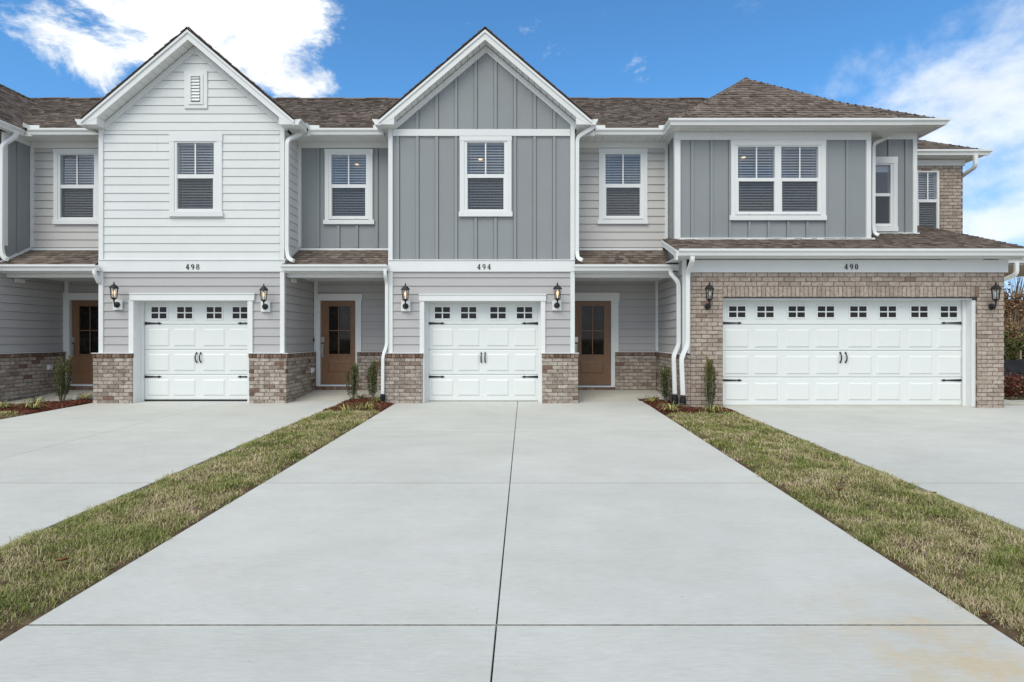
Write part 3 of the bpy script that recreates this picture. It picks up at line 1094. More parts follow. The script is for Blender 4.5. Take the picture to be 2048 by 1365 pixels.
def house_number(h, text, px, py, D, pitch=10.2, hp=10.5):
    c = P(px, py, D)
    e = empty('house_number', c, h.e)
    for i, ch in enumerate(text):
        mb = MB()
        digit_shape(ch, mb, X_(px + (i - 1) * pitch, D), Z_(py + hp / 2, D), hp * D / F, D - .010)
        mb.build('digit', 'digit_black', e)


# ------------------------------------------------------------------ garage and front doors
def garage_door(h, D, x0, x1, y0, y1, rows, wins, pans, winy, pany, hinges_y, handles, hinge_len):
    """all in photo pixels on the door plane D"""
    base = MB().pbox(x0, y0, x1, y1, D + .02, .03).build('garage_door', 'garage_white', h.e)
    ys = [y0] + rows + [y1 - 1.4]
    for a, b in zip(ys, ys[1:]):
        m = MB()
        # section with eased top and bottom edges, leaving a real groove
        g = .9
        za, zb = Z_(a, D) - .006, Z_(b, D) + .006
        xa, xb = X_(x0, D), X_(x1, D)
        prof = [(D + .02, zb), (D + .007, zb), (D, zb + .014), (D, za - .014), (D + .007, za), (D + .02, za)]
        m.hull([(xa, y, z) for y, z in prof], [(xb, y, z) for y, z in prof])
        m.build('door_section', 'garage_white', base)
    for (ra, rb) in pany:
        for (a, b) in pans:
            xa, xb, zt, zb = X_(a, D), X_(b, D), Z_(ra, D), Z_(rb, D)
            i, t = .026, .016
            lo = [(xa, D - .0005, zb), (xb, D - .0005, zb), (xb, D - .0005, zt), (xa, D - .0005, zt)]
            hi = [(xa + i, D - t, zb + i), (xb - i, D - t, zb + i), (xb - i, D - t, zt - i), (xa + i, D - t, zt - i)]
            MB().add(lo + hi, [(4, 5, 6, 7)] + [(k, (k + 1) % 4, 4 + (k + 1) % 4, 4 + k) for k in range(4)]).build('raised_panel', 'garage_white', base)
    wa, wb = winy
    for (a, b) in wins:
        bw = 2.6
        ma, mz = (a + b) / 2, (wa + wb) / 2
        f = MB()
        Dw = D - .014
        f.pbox(a, wa, b, wa + bw, Dw, .014); f.pbox(a, wb - bw, b, wb, Dw, .014)
        f.pbox(a, wa + bw, a + bw, wb - bw, Dw, .014); f.pbox(b - bw, wa + bw, b, wb - bw, Dw, .014)
        f.pbox(ma - 1.2, wa + bw, ma + 1.2, wb - bw, Dw + .002, .012); f.pbox(a + bw, mz - 1.1, b - bw, mz + 1.1, Dw + .003, .011)
        f.build('window_frame', 'white_vinyl', base)
        for (p, q) in ((a + bw, ma - 1.2), (ma + 1.2, b - bw)):
            for (s, t) in ((wa + bw, mz - 1.1), (mz + 1.1, wb - bw)):
                MB().pbox(p, s, q, t, D - .003, .0025).build('window_pane', 'dark_glass', base)
    for hy in hinges_y:
        for side in (0, 1):
            s = 1 if side == 0 else -1
            xe = x0 + 1 if side == 0 else x1 - 1
            xt = xe + s * hinge_len
            q = lambda px, py: (X_(px, D), Z_(py, D))
            poly = [q(xe, hy - 2.6), q(xt - s * 9, hy - 1.1), q(xt - s * 6, hy - 2.4), q(xt, hy), q(xt - s * 6, hy + 2.4), q(xt - s * 9, hy + 1.1), q(xe, hy + 2.6)]
            MB().prism(poly, D - .012, D - .001).build('hinge_strap', 'black_iron', base)
    hy0, hy1 = handles[1]
    for hx in handles[0]:
        p = lambda t, o: Vector((X_(hx, D), D - o, Z_(hy0 + (hy1 - hy0) * t, D)))
        m = MB()
        m.tube([p(.1, .01), p(.18, .035), p(.35, .055), p(.5, .06), p(.65, .055), p(.82, .035), p(.9, .01)], .014, 6)
        for t in (.0, .86):
            z1, z0 = Z_(hy0 + (hy1 - hy0) * t, D), Z_(hy0 + (hy1 - hy0) * (t + .14), D)
            x = X_(hx, D)
            m.prism([(x, z1), (x + .018, (z0 + z1) / 2), (x, z0), (x - .018, (z0 + z1) / 2)], D - .012, D - .001)
        m.build('pull_handle', 'black_iron', base)
    MB().pbox(x0, y1 - 1.3, x1, y1 + .6, D + .004, .02).build('bottom_seal', 'rubber', base)
    return base


def front_door(h, D, x0, x1, y0, y1, glass, mull, panel, handle_x, casing, left_hidden=False):
    """leaf, lights and furniture in photo pixels on the leaf plane D"""
    gx0, gx1, gy0, gy1 = glass
    mx, my = mull
    m = MB()
    m.pbox(x0, y0, gx0, y1, D, .045); m.pbox(gx1, y0, x1, y1, D, .045)
    m.pbox(gx0, y0, gx1, gy0, D, .045); m.pbox(gx0, gy1, gx1, y1, D, .045)
    d = m.build('front_door', 'door_brown', h.e)
    f = MB()
    e = 1.5
    f.pbox(gx0 - e, gy0 - e, gx1 + e, gy0 + 1, D - .012, .03); f.pbox(gx0 - e, gy1 - 1, gx1 + e, gy1 + e, D - .012, .03)
    f.pbox(gx0 - e, gy0 + 1, gx0 + 1, gy1 - 1, D - .012, .03); f.pbox(gx1 - 1, gy0 + 1, gx1 + e, gy1 - 1, D - .012, .03)
    f.build('light_frame', 'door_brown', d)
    g = MB(); g.pbox(mx - .9, gy0 + 1, mx + .9, gy1 - 1, D - .004, .015); g.build('muntin', 'door_brown', d)
    g = MB(); g.pbox(gx0 + 1, my - .9, mx - .9, my + .9, D - .003, .014); g.pbox(mx + .9, my - .9, gx1 - 1, my + .9, D - .003, .014); g.build('muntin', 'door_brown', d)
    for (a, b) in ((gx0, mx), (mx, gx1)):
        for (s, t) in ((gy0, my), (my, gy1)):
            MB().pbox(a, s, b, t, D + .02, .006).build('glass_pane', 'dark_glass', d)
    pa, pb, pc, pd = panel
    xa, xb, zt, zb = X_(pa, D), X_(pb, D), Z_(pc, D), Z_(pd, D)
    i, t = .030, .014
    lo = [(xa, D - .0005, zb), (xb, D - .0005, zb), (xb, D - .0005, zt), (xa, D - .0005, zt)]
    hi = [(xa + i, D - t, zb + i), (xb - i, D - t, zb + i), (xb - i, D - t, zt - i), (xa + i, D - t, zt - i)]
    MB().add(lo + hi, [(4, 5, 6, 7)] + [(k, (k + 1) % 4, 4 + (k + 1) % 4, 4 + k) for k in range(4)]).build('raised_panel', 'door_brown', d)
    hx = handle_x
    MB().pbox(hx - 2.6, 674.5, hx + 3.4, 685, D - .02, .019).build('deadbolt', 'steel', d)
    k = MB(); k.pbox(hx - 2.2, 689, hx + 2.2, 715, D - .012, .011)
    k.tube([P(hx, 692, D - .012), P(hx + 1.5, 693, D - .05), P(hx + 1.5, 708, D - .055), P(hx, 712, D - .012)], .009, 6)
    k.build('handle', 'steel', d)
    # casing, threshold
    cx0, cx1, hy0, hy1, hx1, hx0 = casing
    Dc = D - .07
    MB().pbox(hx0, hy0, hx1, hy1, Dc - .006, .10).build('head_casing', 'white_trim', d)
    return d


# ------------------------------------------------------------------ gable roofs, eaves, porches
DW = 12.05       # front wall plane of the two gabled units
DF = 11.78       # rake fascia plane
DU = 12.78       # recessed upper walls
DP = 13.70       # porch door walls
DB = 11.97       # brick face of the gabled units


def gable(h, pxc, wall, seed=0):
    xc = X_(pxc, DF); zp = Z_(55.5, DF); m = .852; hw = X_(PX + 213, DF)
    zt = lambda x: zp - m * abs(x - xc)
    ends = []
    for s in (-1, 1):
        xo = xc + s * hw
        e0, e1 = Vector((xo, DF - .025, zt(xo))), Vector((xo, 15.7, zt(xo)))
        t0, t1 = Vector((xc, DF - .025, zp)), Vector((xc, 15.7, zp))
        if s > 0: roof(h, e0, e1, t1, t0, seed + 1, weight=.6, lip=.02)
        else: roof(h, e0, e1, t1, t0, seed + 2, weight=.6, lip=.02)
        # rake boards on the front
        a, b = .042, .245
        MB().prism([(xc, zp - a), (xo, zt(xo) - a), (xo, zt(xo) - b + .10), (xc + s * (hw - .30), zt(xc + s * (hw - .30)) - b), (xc, zp - b)][::1], DF, DF + .03).build('rake_board', 'white_trim', h.e)
        MB().prism([(xc, zp - a + .001), (xo, zt(xo) - a + .001), (xo, zt(xo) - a - .062), (xc, zp - a - .062)], DF - .022, DF - .001).build('rake_trim', 'white_trim', h.e)
        # frieze under the rake on the wall
        xf = xc + s * (hw - .25)
        MB().prism([(xc, zp - .25), (xf, zt(xf) - .25), (xf, zt(xf) - .385), (xc, zp - .385)], DW - .034, DW + .02).build('rake_frieze', 'white_trim', h.e)
        # soffit planks
        L0, L1 = .0, hw - .27
        k = 15
        for i in range(k):
            p, q = L0 + (L1 - L0) * i / k, L0 + (L1 - L0) * (i + 1) / k - .007
            xa, xb = xc + s * p, xc + s * q
            MB().prism([(xa, zt(xa) - .215), (xb, zt(xb) - .215), (xb, zt(xb) - .23), (xa, zt(xa) - .23)], DF + .03, DW).build('soffit_panel', 'soffit_white', h.e)
        # boxed return at the eave
        xi = xc + s * (hw - .315)
        zb = Z_(249, DF)
        MB().prism([(xo, zb), (xi, zb), (xi, zt(xi) - .24), (xo, zt(xo) - .05)], DF + .004, DW - .002).build('eave_return', 'white_trim', h.e)
        # side eave: soffit + fascia behind, gutter along the side
        MB().box(xo - s * .002, xo - s * .27, DW + .001, 12.42, zb + .02, zb + .035).build('soffit_panel', 'soffit_white', h.e)
        MB().box(xo, xo - s * .02, DW - .001, 12.42, zb + .015, zt(xo) - .05).build('fascia', 'white_trim', h.e)
        gutter(h, (xo + s * .001, DF + .005, zt(xo) - .005), (xo + s * .001, 12.30, zt(xo) - .005), (s, 0, 0), 0, -1)
        ends.append((xo, zt(xo)))
    return xc, zp, m, hw


def main_eave(h, x0, x1, w0, w1, guard0=True, guard1=True, z=5.83):
    """fascia, gutter and soffit along a recessed upper wall"""
    MB().box(w0, w1, 12.385, 12.41, z - .13, z - .01).build('fascia', 'white_trim', h.e)
    gutter(h, (x0, 12.384, z), (x1, 12.384, z), (0, -1, 0))
    k = max(1, int(round((w1 - w0) / .165)))
    for i in range(k):
        a, b = w0 + (w1 - w0) * i / k, w0 + (w1 - w0) * (i + 1) / k - .006
        MB().box(a, b, 12.41, DU, z - .125, z - .113).build('soffit_panel', 'soffit_white', h.e)
    for on, a, s in ((guard0, x0, 1), (guard1, x1, -1)):
        if on:
            g = MB(); g.box(a + s * .0, a + s * .22, 12.30, 12.306, z - .005, z + .075); g.box(a - s * .0, a - s * .006, 12.16, 12.30, z - .005, z + .08)
            g.build('splash_guard', 'white_vinyl', h.e)


def main_roof(h, x0, x1, seed=0, weight=1.0):
    z0 = 5.86; zr = 7.98; yr = 15.94
    d = roof(h, (x0, 12.36, z0), (x1, 12.36, z0), (x1, yr, zr), (x0, yr, zr), seed, weight=weight)
    MB().hull([(x0, yr, zr), (x1, yr, zr), (x1, yr, zr - .05), (x0, yr, zr - .05)],
              [(x0, 19.4, z0), (x1, 19.4, z0), (x1, 19.4, z0 - .05), (x0, 19.4, z0 - .05)]).build('rear_roof', 'shingle_brown', h.e)
    n = int((x1 - x0) / .6)
    for i in range(n):
        a, b = x0 + (x1 - x0) * i / n, x0 + (x1 - x0) * (i + 1) / n
        k = .012 * (i % 2)
        MB().prism([(yr - .16, 0), (yr, .085), (yr + .16, 0), (yr + .16, -.02), (yr, .05), (yr - .16, -.02)], a, b)
        MB().hull([(a, yr - .16, zr - .06 + k), (a, yr, zr + .035 + k), (a, yr + .16, zr - .06 + k)], [(b, yr - .16, zr - .06 + k), (b, yr, zr + .035 + k), (b, yr + .16, zr - .06 + k)]).build('ridge_cap', 'shingle_brown', d)


def porch(h, xa, xb, gx0, gx1, seed, xc=None):
    """shed roof, gutter, beam and ceiling between two projecting bays"""
    ze, zt_ = 2.875, 3.30
    d = roof(h, (xa, 11.955, ze), (xb, 11.955, ze), (xb, DU - .01, zt_), (xa, DU - .01, zt_), seed, weight=3.0, name='porch_roof')
    MB().box(xa + .002, xb - .002, 11.96, 11.985, ze - .16, ze - .03).build('fascia', 'white_trim', h.e)
    gutter(h, (gx0, 11.955, ze - .008), (gx1, 11.955, ze - .008), (0, -1, 0))
    MB().box(xa + .002, (xc or xb) - .002, 12.16, 12.30, 2.635, 2.79).build('porch_beam', 'white_trim', h.e)
    xc = xc or xb
    n = int((xc - xa) / .165)
    for i in range(n):
        a, b = xa + (xc - xa) * i / n, xa + (xc - xa) * (i + 1) / n - .006
        MB().box(a, b, 11.985, 12.16, 2.715, 2.727).build('soffit_panel', 'soffit_white', h.e)
        MB().box(a, b, 12.30, DP, 2.70, 2.712).build('ceiling_panel', 'soffit_white', h.e)
    MB().box(xa, xb, DU - .03, DU + .0, zt_ - .005, zt_ + .045).build('flashing_trim', 'white_trim', h.e)
    return d


# ------------------------------------------------------------------ the gabled units
def gabled_unit(h, style, pxc, L, R, winpx, door, number, extra):
    """L/R: outer photo x of the bay walls on plane DW"""
    xl, xr = X_(L, DW), X_(R, DW)
    o = Vector((0, DW, 0))
    gmat = None
    z_band0, z_band1 = Z_(543.5, DW), Z_(521, DW)
    # upper wall backing and facing
    g = gable(h, pxc, None, extra['seed'])
    xc, zp, m, hw = g
    gt = lambda s: zp - .26 - m * abs(s - xc)
    units, rows, casing, sill, lamp = winpx
    hole = window(h, DW, units, rows, casing, sill, lamp, seed=extra['seed'])
    vent = extra.get('vent')
    wall = sheath(h, o, UX, NF, xl + .01, xr - .01, 2.6, Z_(250, DW), [hole], off=.03, name='front_wall')
    tri = MB().prism([(xl, Z_(250.5, DW)), (xr, Z_(250.5, DW)), (xc, zp - .27)], DW + .032, DW + .09).build('gable_wall', 'shadow_backing', h.e)
    if style == 'lap':
        gl = lambda z: xc - (zp - .26 - z) / m
        gr = lambda z: xc + (zp - .26 - z) / m
        holes = [hole]
        if vent: holes.append((X_(vent[0] + 3, DW), X_(vent[1] - 3, DW), Z_(vent[3] - 3, DW), Z_(vent[2] + 3, DW)))
        lap(h, wall, o, UX, NF, xl + .09, xr - .09, z_band1, Z_(262, DW), 'white_siding', holes=holes, seams=True, seed=5)
        n0 = math.ceil((Z_(262, DW) - z_band1) / .1752)
        zz = Z_(262, DW)
        lap(h, tri, o, UX, NF, xl + .0, xr - .0, zz, zp - .30, 'white_siding', holes=holes, gable=(gl, gr), seed=6)
        if vent:
            a, b, c, d = vent
            v = MB()
            v.pbox(a, c, b, c + 7.5, DW - .034, .05); v.pbox(a, d - 8.5, b, d, DW - .034, .05); v.pbox(a, c + 7.5, a + 8, d - 8.5, DW - .034, .05); v.pbox(b - 8.5, c + 7.5, b, d - 8.5, DW - .034, .05)
            vo = v.build('gable_vent', 'white_trim', h.e)
            f = MB(); a, b, c, d = 376, 405.5, 148.5, 208.5
            f.pbox(a, c, b, c + 4, DW - .05, .04); f.pbox(a, d - 4, b, d, DW - .05, .04); f.pbox(a, c + 4, a + 5, d - 4, DW - .05, .04); f.pbox(b - 5, c + 4, b, d - 4, DW - .05, .04)
            f.build('vent_frame', 'white_vinyl', vo)
            for i in range(8):
                t = c + 5 + i * (d - c - 10) / 8
                xa, xb = X_(a + 5, DW), X_(b - 5, DW)
                za, zb = Z_(t - 1, DW), Z_(t + 5.4, DW)
                MB().hull([(xa, DW - .012, za), (xb, DW - .012, za), (xb, DW - .038, zb), (xa, DW - .038, zb)], [(xa, DW - .006, za - .004), (xb, DW - .006, za - .004), (xb, DW - .030, zb - .004), (xa, DW - .030, zb - .004)]).build('louver', 'white_vinyl', vo)
            MB().pbox(a + 4, c + 3, b - 4, d - 3, DW + .022, .004).build('vent_backing', 'soffit_white', vo)
    else:
        bs = [X_(v, DW) for v in extra['battens']]
        panels(h, wall, o, UX, NF, xl + .05, xr - .05, z_band1, Z_(272, DW), bs, [hole])
        bs2 = [X_(v, DW) for v in extra['battens'][1:]]
        panels(h, tri, o, UX, NF, xl + .1, xr - .1, Z_(259, DW), 0, bs2, [], top=gt)
        trim(h, L + 8, 258.5, R - 8, 272, DW - .036, .036, 'frieze_board')
    # corner boards, number band
    cy0 = 250 if style == 'lap' else 248
    for (a, b) in ((L, L + 8.6), (R - 8.6, R)):
        trim(h, a, cy0, b, 520.6, DW - .036, .06, 'corner_board')
        trim(h, a, 544, b, 706.4, DW - .036, .06, 'corner_board')
    trim(h, L - .5, 520.8, R + .5, 543.6, DW - .044, .06, 'band_board')
    trim(h, L - 1, 519.2, R + 1, 520.7, DW - .060, .055, 'drip_cap')
    house_number(h, number, extra['numx'], 534, DW - .045)
    # lower wall around the garage opening
    gx0, gx1, gy0, gy1 = door['opening']
    op = (X_(gx0, DW), X_(gx1, DW), -.2, Z_(gy0, DW))
    low = sheath(h, o, UX, NF, xl + .01, xr - .01, 0.9, 2.6, [op], off=.03, name='front_wall')
    lap(h, low, o, UX, NF, xl + .085, xr - .085, Z_(706.5, DW), z_band0 + .002, 'mauve_siding', holes=[op], seams=False, seed=8)
    # garage casing, jambs, door
    hx0, hx1, hy0, hy1 = door['header']
    trim(h, hx0, hy0 + 2.2, hx1, hy1, DW - .060, .06, 'garage_header')
    trim(h, hx0 - .8, hy0, hx1 + .8, hy0 + 2.1, DW - .075, .07, 'drip_cap')
    cl0, cl1 = door['casing_l']; cr0, cr1 = door['casing_r']
    gb = Z_(805, DW)
    for (a, b) in ((cl0, cl1), (cr0, cr1)):
        MB().box(X_(a, DW), X_(b, DW), DW - .045, DW + .02, -.01, Z_(hy1 + .1, DW)).build('garage_casing', 'white_trim', h.e)
    Dd = DOOR
    jx0, jx1 = X_(cl1, DW) - .002, X_(cr0, DW) + .002
    zt = Z_(hy1, DW)
    j = MB(); j.box(jx0 - .02, jx0, DW + .02, Dd + .05, -.01, zt); j.build('jamb', 'white_trim', h.e)
    j = MB(); j.box(jx1, jx1 + .02, DW + .02, Dd + .05, -.01, zt); j.build('jamb', 'white_trim', h.e)
    MB().box(jx0, jx1, DW - .03, Dd + .05, zt, zt + .02).build('head_jamb', 'white_trim', h.e)
    for xx, s in ((jx0, 1), (jx1, -1)):
        MB().box(xx, xx + s * .05, Dd - .05, Dd - .012, -.005, zt).build('door_stop', 'white_vinyl', h.e)
    MB().box(jx0 + .05, jx1 - .05, Dd - .05, Dd - .012, zt - .03, zt - .001).build('door_stop', 'white_vinyl', h.e)
    garage_door(h, Dd, *door['leaf'], [649.8, 700, 750], door['wins'], door['pans'], (612, 640), [(658, 693), (708, 742.5), (759, 792)], [647, 754], (door['handles'], (704.5, 726.5)), 37)
    # brick piers with rowlock cap
    z1 = Z_(716.5, DB); zc1 = Z_(707.5, DB)
    for i, (a, b) in enumerate(door['piers']):
        xa, xb = X_(a, DB), X_(b, DB)
        pier = MB().box(xa + .004, xb - .004, DB + .009, DW + .03, -.12, zc1 - .01).build('brick_pier', 'mortar', h.e)
        brick_wall(h, pier, Vector((xa, DB, 0)), UX, NF, xb - xa, -.10, z1, 'brick_taupe', seed=21 + i + extra['seed'])
        rowlock(h, pier, Vector((xa - .01, DB, 0)), UX, NF, xb - xa + .02, (z1 + zc1) / 2, zc1 - z1 - .008, 'brick_red', seed=31 + i)
        MB().box(xa - .015, xb + .015, DB - .03, DW - .002, zc1, zc1 + .014).build('cap_flashing', 'white_trim', h.e)
    return xl, xr


def porch_bay(h, xa, xb, fr, upper, seed, return_lap=None):
    """recessed bay: upper wall with window, porch roof, door wall"""
    o = Vector((0, DU, 0)); od = Vector((0, DP, 0))
    # upper wall
    units, rows, casing, sill, lamp = upper['win']
    hole = window(h, DU, units, rows, casing, sill, lamp, seed=seed)
    wall = sheath(h, o, UX, NF, xa - .08, xb + .08, 2.7, 5.85, [hole], off=.03, name='recessed_wall')
    zb, zt = Z_(496.5, DU), Z_(297, DU)
    if upper['style'] == 'lap':
        lap(h, wall, o, UX, NF, xa + upper.get('m0', .0), xb - upper.get('m1', .0), zb + .004, zt, 'pale_siding', holes=[hole], seed=seed)
    else:
        panels(h, wall, o, UX, NF, xa + upper.get('m0', 0), xb, zb + .004, zt, [X_(v, DU) for v in upper['battens']], [hole])
    MB().box(xa, xb, DU - .034, DU + .02, zt, 5.705).build('frieze_board', 'white_trim', h.e)
    for (a, b) in upper['corners']:
        MB().box(a, b, DU - .040, DU + .02, zb + .005, zt - .001).build('corner_board', 'white_trim', h.e)
    # door wall
    d = fr
    zc = Z_(703.8, DP)
    opn = (X_(d['cas'][0], DP), X_(d['cas'][1], DP), 0, Z_(d['head'][1], DP))
    dw = sheath(h, od, UX, NF, xa - .1, xb + .1, 0.05, 2.74, [opn], off=.03, name='porch_wall')
    lap(h, dw, od, UX, NF, xa, xb, zc + .012, 2.70, 'mauve_siding', holes=[(opn[0] + .02, opn[1] - .02, 0, opn[3])], seed=seed + 3)
    for (a, b) in d['corners']:
        MB().box(a, b, DP - .038, DP + .02, zc + .014, 2.70).build('corner_board', 'white_trim', h.e)
    # door
    fd = front_door(h, DP + .03, d['leaf'][0] - 1, d['leaf'][1] + 1, d['leaf'][2] - 7, d['leaf'][3], d['glass'], d['mull'], d['panel'], d['hx'],
                    (d['cas'][0], d['cas'][1], d['head'][0], d['head'][1], d['head'][3], d['head'][2]))
    x0, x1 = d['leaf'][0], d['leaf'][1]
    ztop = Z_(d['head'][1], DP)
    zsill = Z_(d['leaf'][3], DP)
    for (a, b) in ((d['cas'][0], x0 - .3), (x1 + .3, d['cas'][1])):
        MB().box(X_(a, DP), X_(b, DP), DP - .045, DP + .06, zsill - .02, ztop - .001).build('door_casing', 'white_trim', fd)
    MB().box(X_(d['cas'][0], DP) + .01, X_(d['cas'][1], DP) - .01, DP - .06, DP + .08, zsill - .045, zsill - .021).build('threshold', 'white_vinyl', fd)
    # brick rowlock under the sill
    sa, sb = X_(d['cas'][0], DP) - .03, X_(d['cas'][1], DP) + .03
    st = MB().box(sa, sb, DP - .05, DP + .06, .05, zsill - .047).build('door_step', 'mortar', h.e)
    rowlock(h, st, Vector((sa, DP - .055, 0)), UX, NF, sb - sa, zsill - .047 - .042, .082, 'brick_red', proud=.006, seed=seed, pitch=.088)
    # brick wainscot right of the door
    ba, bb = d['brick']
    DBp = DP - .075
    w = MB().box(ba + .003, bb, DBp + .009, DP + .02, .0, zc - .012).build('brick_wall', 'mortar', h.e)
    brick_wall(h, w, Vector((ba, DBp, 0)), UX, NF, bb - ba, .05, zc - .092, 'brick_taupe', seed=seed + 5)
    rowlock(h, w, Vector((ba, DBp, 0)), UX, NF, bb - ba, zc - .05, .076, 'brick_red', seed=seed + 6)
    MB().box(ba, bb, DBp - .03, DP - .04, zc - .008, zc + .008).build('cap_flashing', 'white_trim', h.e)
    return wall


def return_lower(h, x, s, d0, d1, z1, seed, mat='mauve_siding'):
    """side wall of a bay facing the porch: s = +1 faces right, -1 faces left"""
    n = Vector((s, 0, 0))
    u = UY
    o = Vector((x, 0, 0))
    zc = 1.03
    rw = sheath(h, o, u, n, d0, d1, 0, z1, off=.03, name='side_wall')
    lap(h, rw, o, u, n, d0 + .005, d1, zc + .012, z1, mat, seed=seed)
    xb = x + s * .075
    w = MB().box(xb - s * .009, x - s * .02, d0 - .05, d1, -.1, zc - .012).build('brick_wall', 'mortar', h.e)
    brick_wall(h, w, Vector((xb, d0 - .08, 0)), u, n, d1 - d0 + .0, -.10, zc - .092, 'brick_taupe', seed=seed + 2)
    rowlock(h, w, Vector((xb, d0 - .09, 0)), u, n, d1 - d0 + .02, zc - .05, .076, 'brick_red', seed=seed + 3)
    MB().box(x + s * .02, xb + s * .03, d0 - .1, d1 - .05, zc - .008, zc + .010).build('cap_flashing', 'white_trim', h.e)
    return rw


XP = {'502': -10.98, '498l': X_(197, DW), '498r': X_(568.5, DW), '494l': X_(776.5, DW), '494r': X_(1149.5, DW), '490l': 3.18}

# ---- unit 498
h498 = House('white clapboard gabled townhouse numbered 498 with a single garage', (-6.9, 12.3, 0))
gabled_unit(h498, 'lap', 375.3, 197, 568.5,
            ([(353.5, 427.5)], (286, 349, 357, 420), (338.5, 267, 443.5, 424), (336.5, 424, 445, 433), None),
            {'opening': (265, 502, 600, 900), 'header': (258.5, 508, 586.5, 601.2), 'casing_l': (260, 269.5), 'casing_r': (496.8, 506.8),
             'leaf': (286, 513, 602.5, 801.3), 'wins': [(300, 335.5), (351.5, 387), (410.5, 446), (462.5, 498)],
             'pans': [(296, 339), (347.5, 391), (406.5, 450), (458.5, 502)], 'handles': (393.5, 402), 'piers': [(185.5, 264), (497.8, 570.5)]},
            '498', {'seed': 40, 'vent': (368.4, 414, 142, 217), 'numx': 385.5})
xa, xb = XP['498r'] + .01, XP['494l'] - .01
main_roof(h498, XP['498l'] - 1.0, XP['494l'] + .95, 401)
porch(h498, xa, xb, X_(564.5, 11.9), X_(775, 11.9), 402)
main_eave(h498, X_(618, 12.3), X_(767, 12.3), xa, xb)
porch_bay(h498, xa, xb,
          {'leaf': (641.5, 711.5, 601.7, 768.5), 'glass': (656.8, 701.8, 612, 709.5), 'mull': (677.5, 661.5), 'panel': (656, 701, 721.8, 745),
           'hx': 645, 'cas': (633, 723.5), 'head': (588, 601.4, 631.5, 724.5), 'corners': [(XP['498r'] + .03, XP['498r'] + .115)],
           'brick': (X_(715.5, DP), xb)},
          {'style': 'panel', 'win': ([(662.5, 732)], (309.5, 369, 376, 434.6), (649.5, 298, 745, 440), (646, 440, 748, 448.5), (714, 330)),
           'battens': [X_v for X_v in (637, 677, 714, 753.5)], 'm0': .06, 'corners': [(xa, xa + .07)]}, 45)
return_lower(h498, XP['498r'], 1, DW, DP, 2.72, 47)
# upper side wall (white clapboard), sloped trim along the porch roof
rw = sheath(h498, Vector((XP['498r'], 0, 0)), UY, Vector((1, 0, 0)), DW, DU, 2.6, 5.75, off=.03, name='side_wall')
lap(h498, rw, Vector((XP['498r'], 0, 0)), UY, Vector((1, 0, 0)), DW + .02, DU, 2.98, 5.72, 'white_siding', seed=48)
xs = XP['498r']
MB().hull([(xs + .026, 11.96, 2.89), (xs + .026, DU - .02, 3.32), (xs + .026, DU - .02, 3.41), (xs + .026, 11.96, 2.97)],
          [(xs + .045, 11.96, 2.89), (xs + .045, DU - .02, 3.32), (xs + .045, DU - .02, 3.41), (xs + .045, 11.96, 2.97)]).build('flashing_trim', 'white_trim', h498.e)
downspout(h498, [P(603, 256, 12.2), P(603, 268, 12.2), P(574.5, 281, 11.99), P(574.2, 500, 11.99), P(577, 517, 11.97), P(587, 522, 11.90)])
downspout(h498, [P(770.5, 539, 11.87), P(770.5, 552, 11.87), P(773.5, 566, 12.0), P(773.5, 692, 12.0), P(766, 712, 11.93), P(765.5, 790, 11.93)], w=.06)
MB().lathe(P(765.5, 797, 11.92), [(.05, -.05), (.055, .03), (.045, .09)], 10).build('drain_boot', 'black_plastic', h498.e)

# ---- unit 494
h494 = House('grey board-and-batten gabled townhouse numbered 494 in the centre', (-.9, 12.3, 0))
gabled_unit(h494, 'panel', 970.2, 776.5, 1149.5,
            ([(934, 1008.5)], (285, 348.6, 356, 421), (919.5, 272.6, 1023, 423.5), (917.4, 423.5, 1025, 433), (961, 320)),
            {'opening': (844, 1086, 601, 900), 'header': (838, 1092, 588, 602.2), 'casing_l': (840, 849), 'casing_r': (1081.5, 1090.5),
             'leaf': (852, 1081, 602.5, 804.0), 'wins': [(867, 902.5), (919.5, 955), (978, 1014), (1031, 1067)],
             'pans': [(863, 906.5), (916, 959), (973.5, 1017.5), (1028, 1071.5)], 'handles': (962.5, 970.3), 'piers': [(768.5, 845), (1084.3, 1156.5)]},
            '494', {'seed': 50, 'numx': 968, 'battens': [796, 834.9, 873.7, 912.2, 951.4, 991, 1029.9, 1069.1, 1108.3]})
xa, xb = XP['494r'] + .01, XP['490l'] - .01
main_roof(h494, XP['494l'] + .95, XP['490l'] + .4, 501)
porch(h494, xa, xb - .12, X_(1149, 11.9), X_(1364, 11.9), 502, xb)
main_eave(h494, X_(1190, 12.3), X_(1338, 12.3), xa, xb - .02)
porch_bay(h494, xa, xb,
          {'leaf': (1148, 1221.5, 602.5, 770.5), 'glass': (1162, 1208.8, 611.5, 710.5), 'mull': (1185, 662), 'panel': (1161, 1208, 722, 747),
           'hx': 1152.5, 'cas': (1139, 1236.5), 'head': (585.5, 602, 1137, 1239), 'corners': [(XP['490l'] - .075, XP['490l'] - .012)],
           'brick': (X_(1229.5, DP), xb)},
          {'style': 'lap', 'win': ([(1211, 1281.2)], (308.5, 368, 375.5, 434), (1197.8, 297, 1295, 440), (1195, 440, 1296.5, 447.8), None),
           'm1': .06, 'corners': [(XP['490l'] - .075, XP['490l'] - .012)]}, 55)
sheath(h494, Vector((XP['494r'], 0, 0)), UY, Vector((1, 0, 0)), DW, DP, -.1, 5.75, off=.0, name='side_wall', mat='mauve_siding')
sheath(h494, Vector((XP['494l'], 0, 0)), UY, Vector((-1, 0, 0)), DW, DP, -.1, 5.75, off=.0, name='side_wall', mat='mauve_siding')
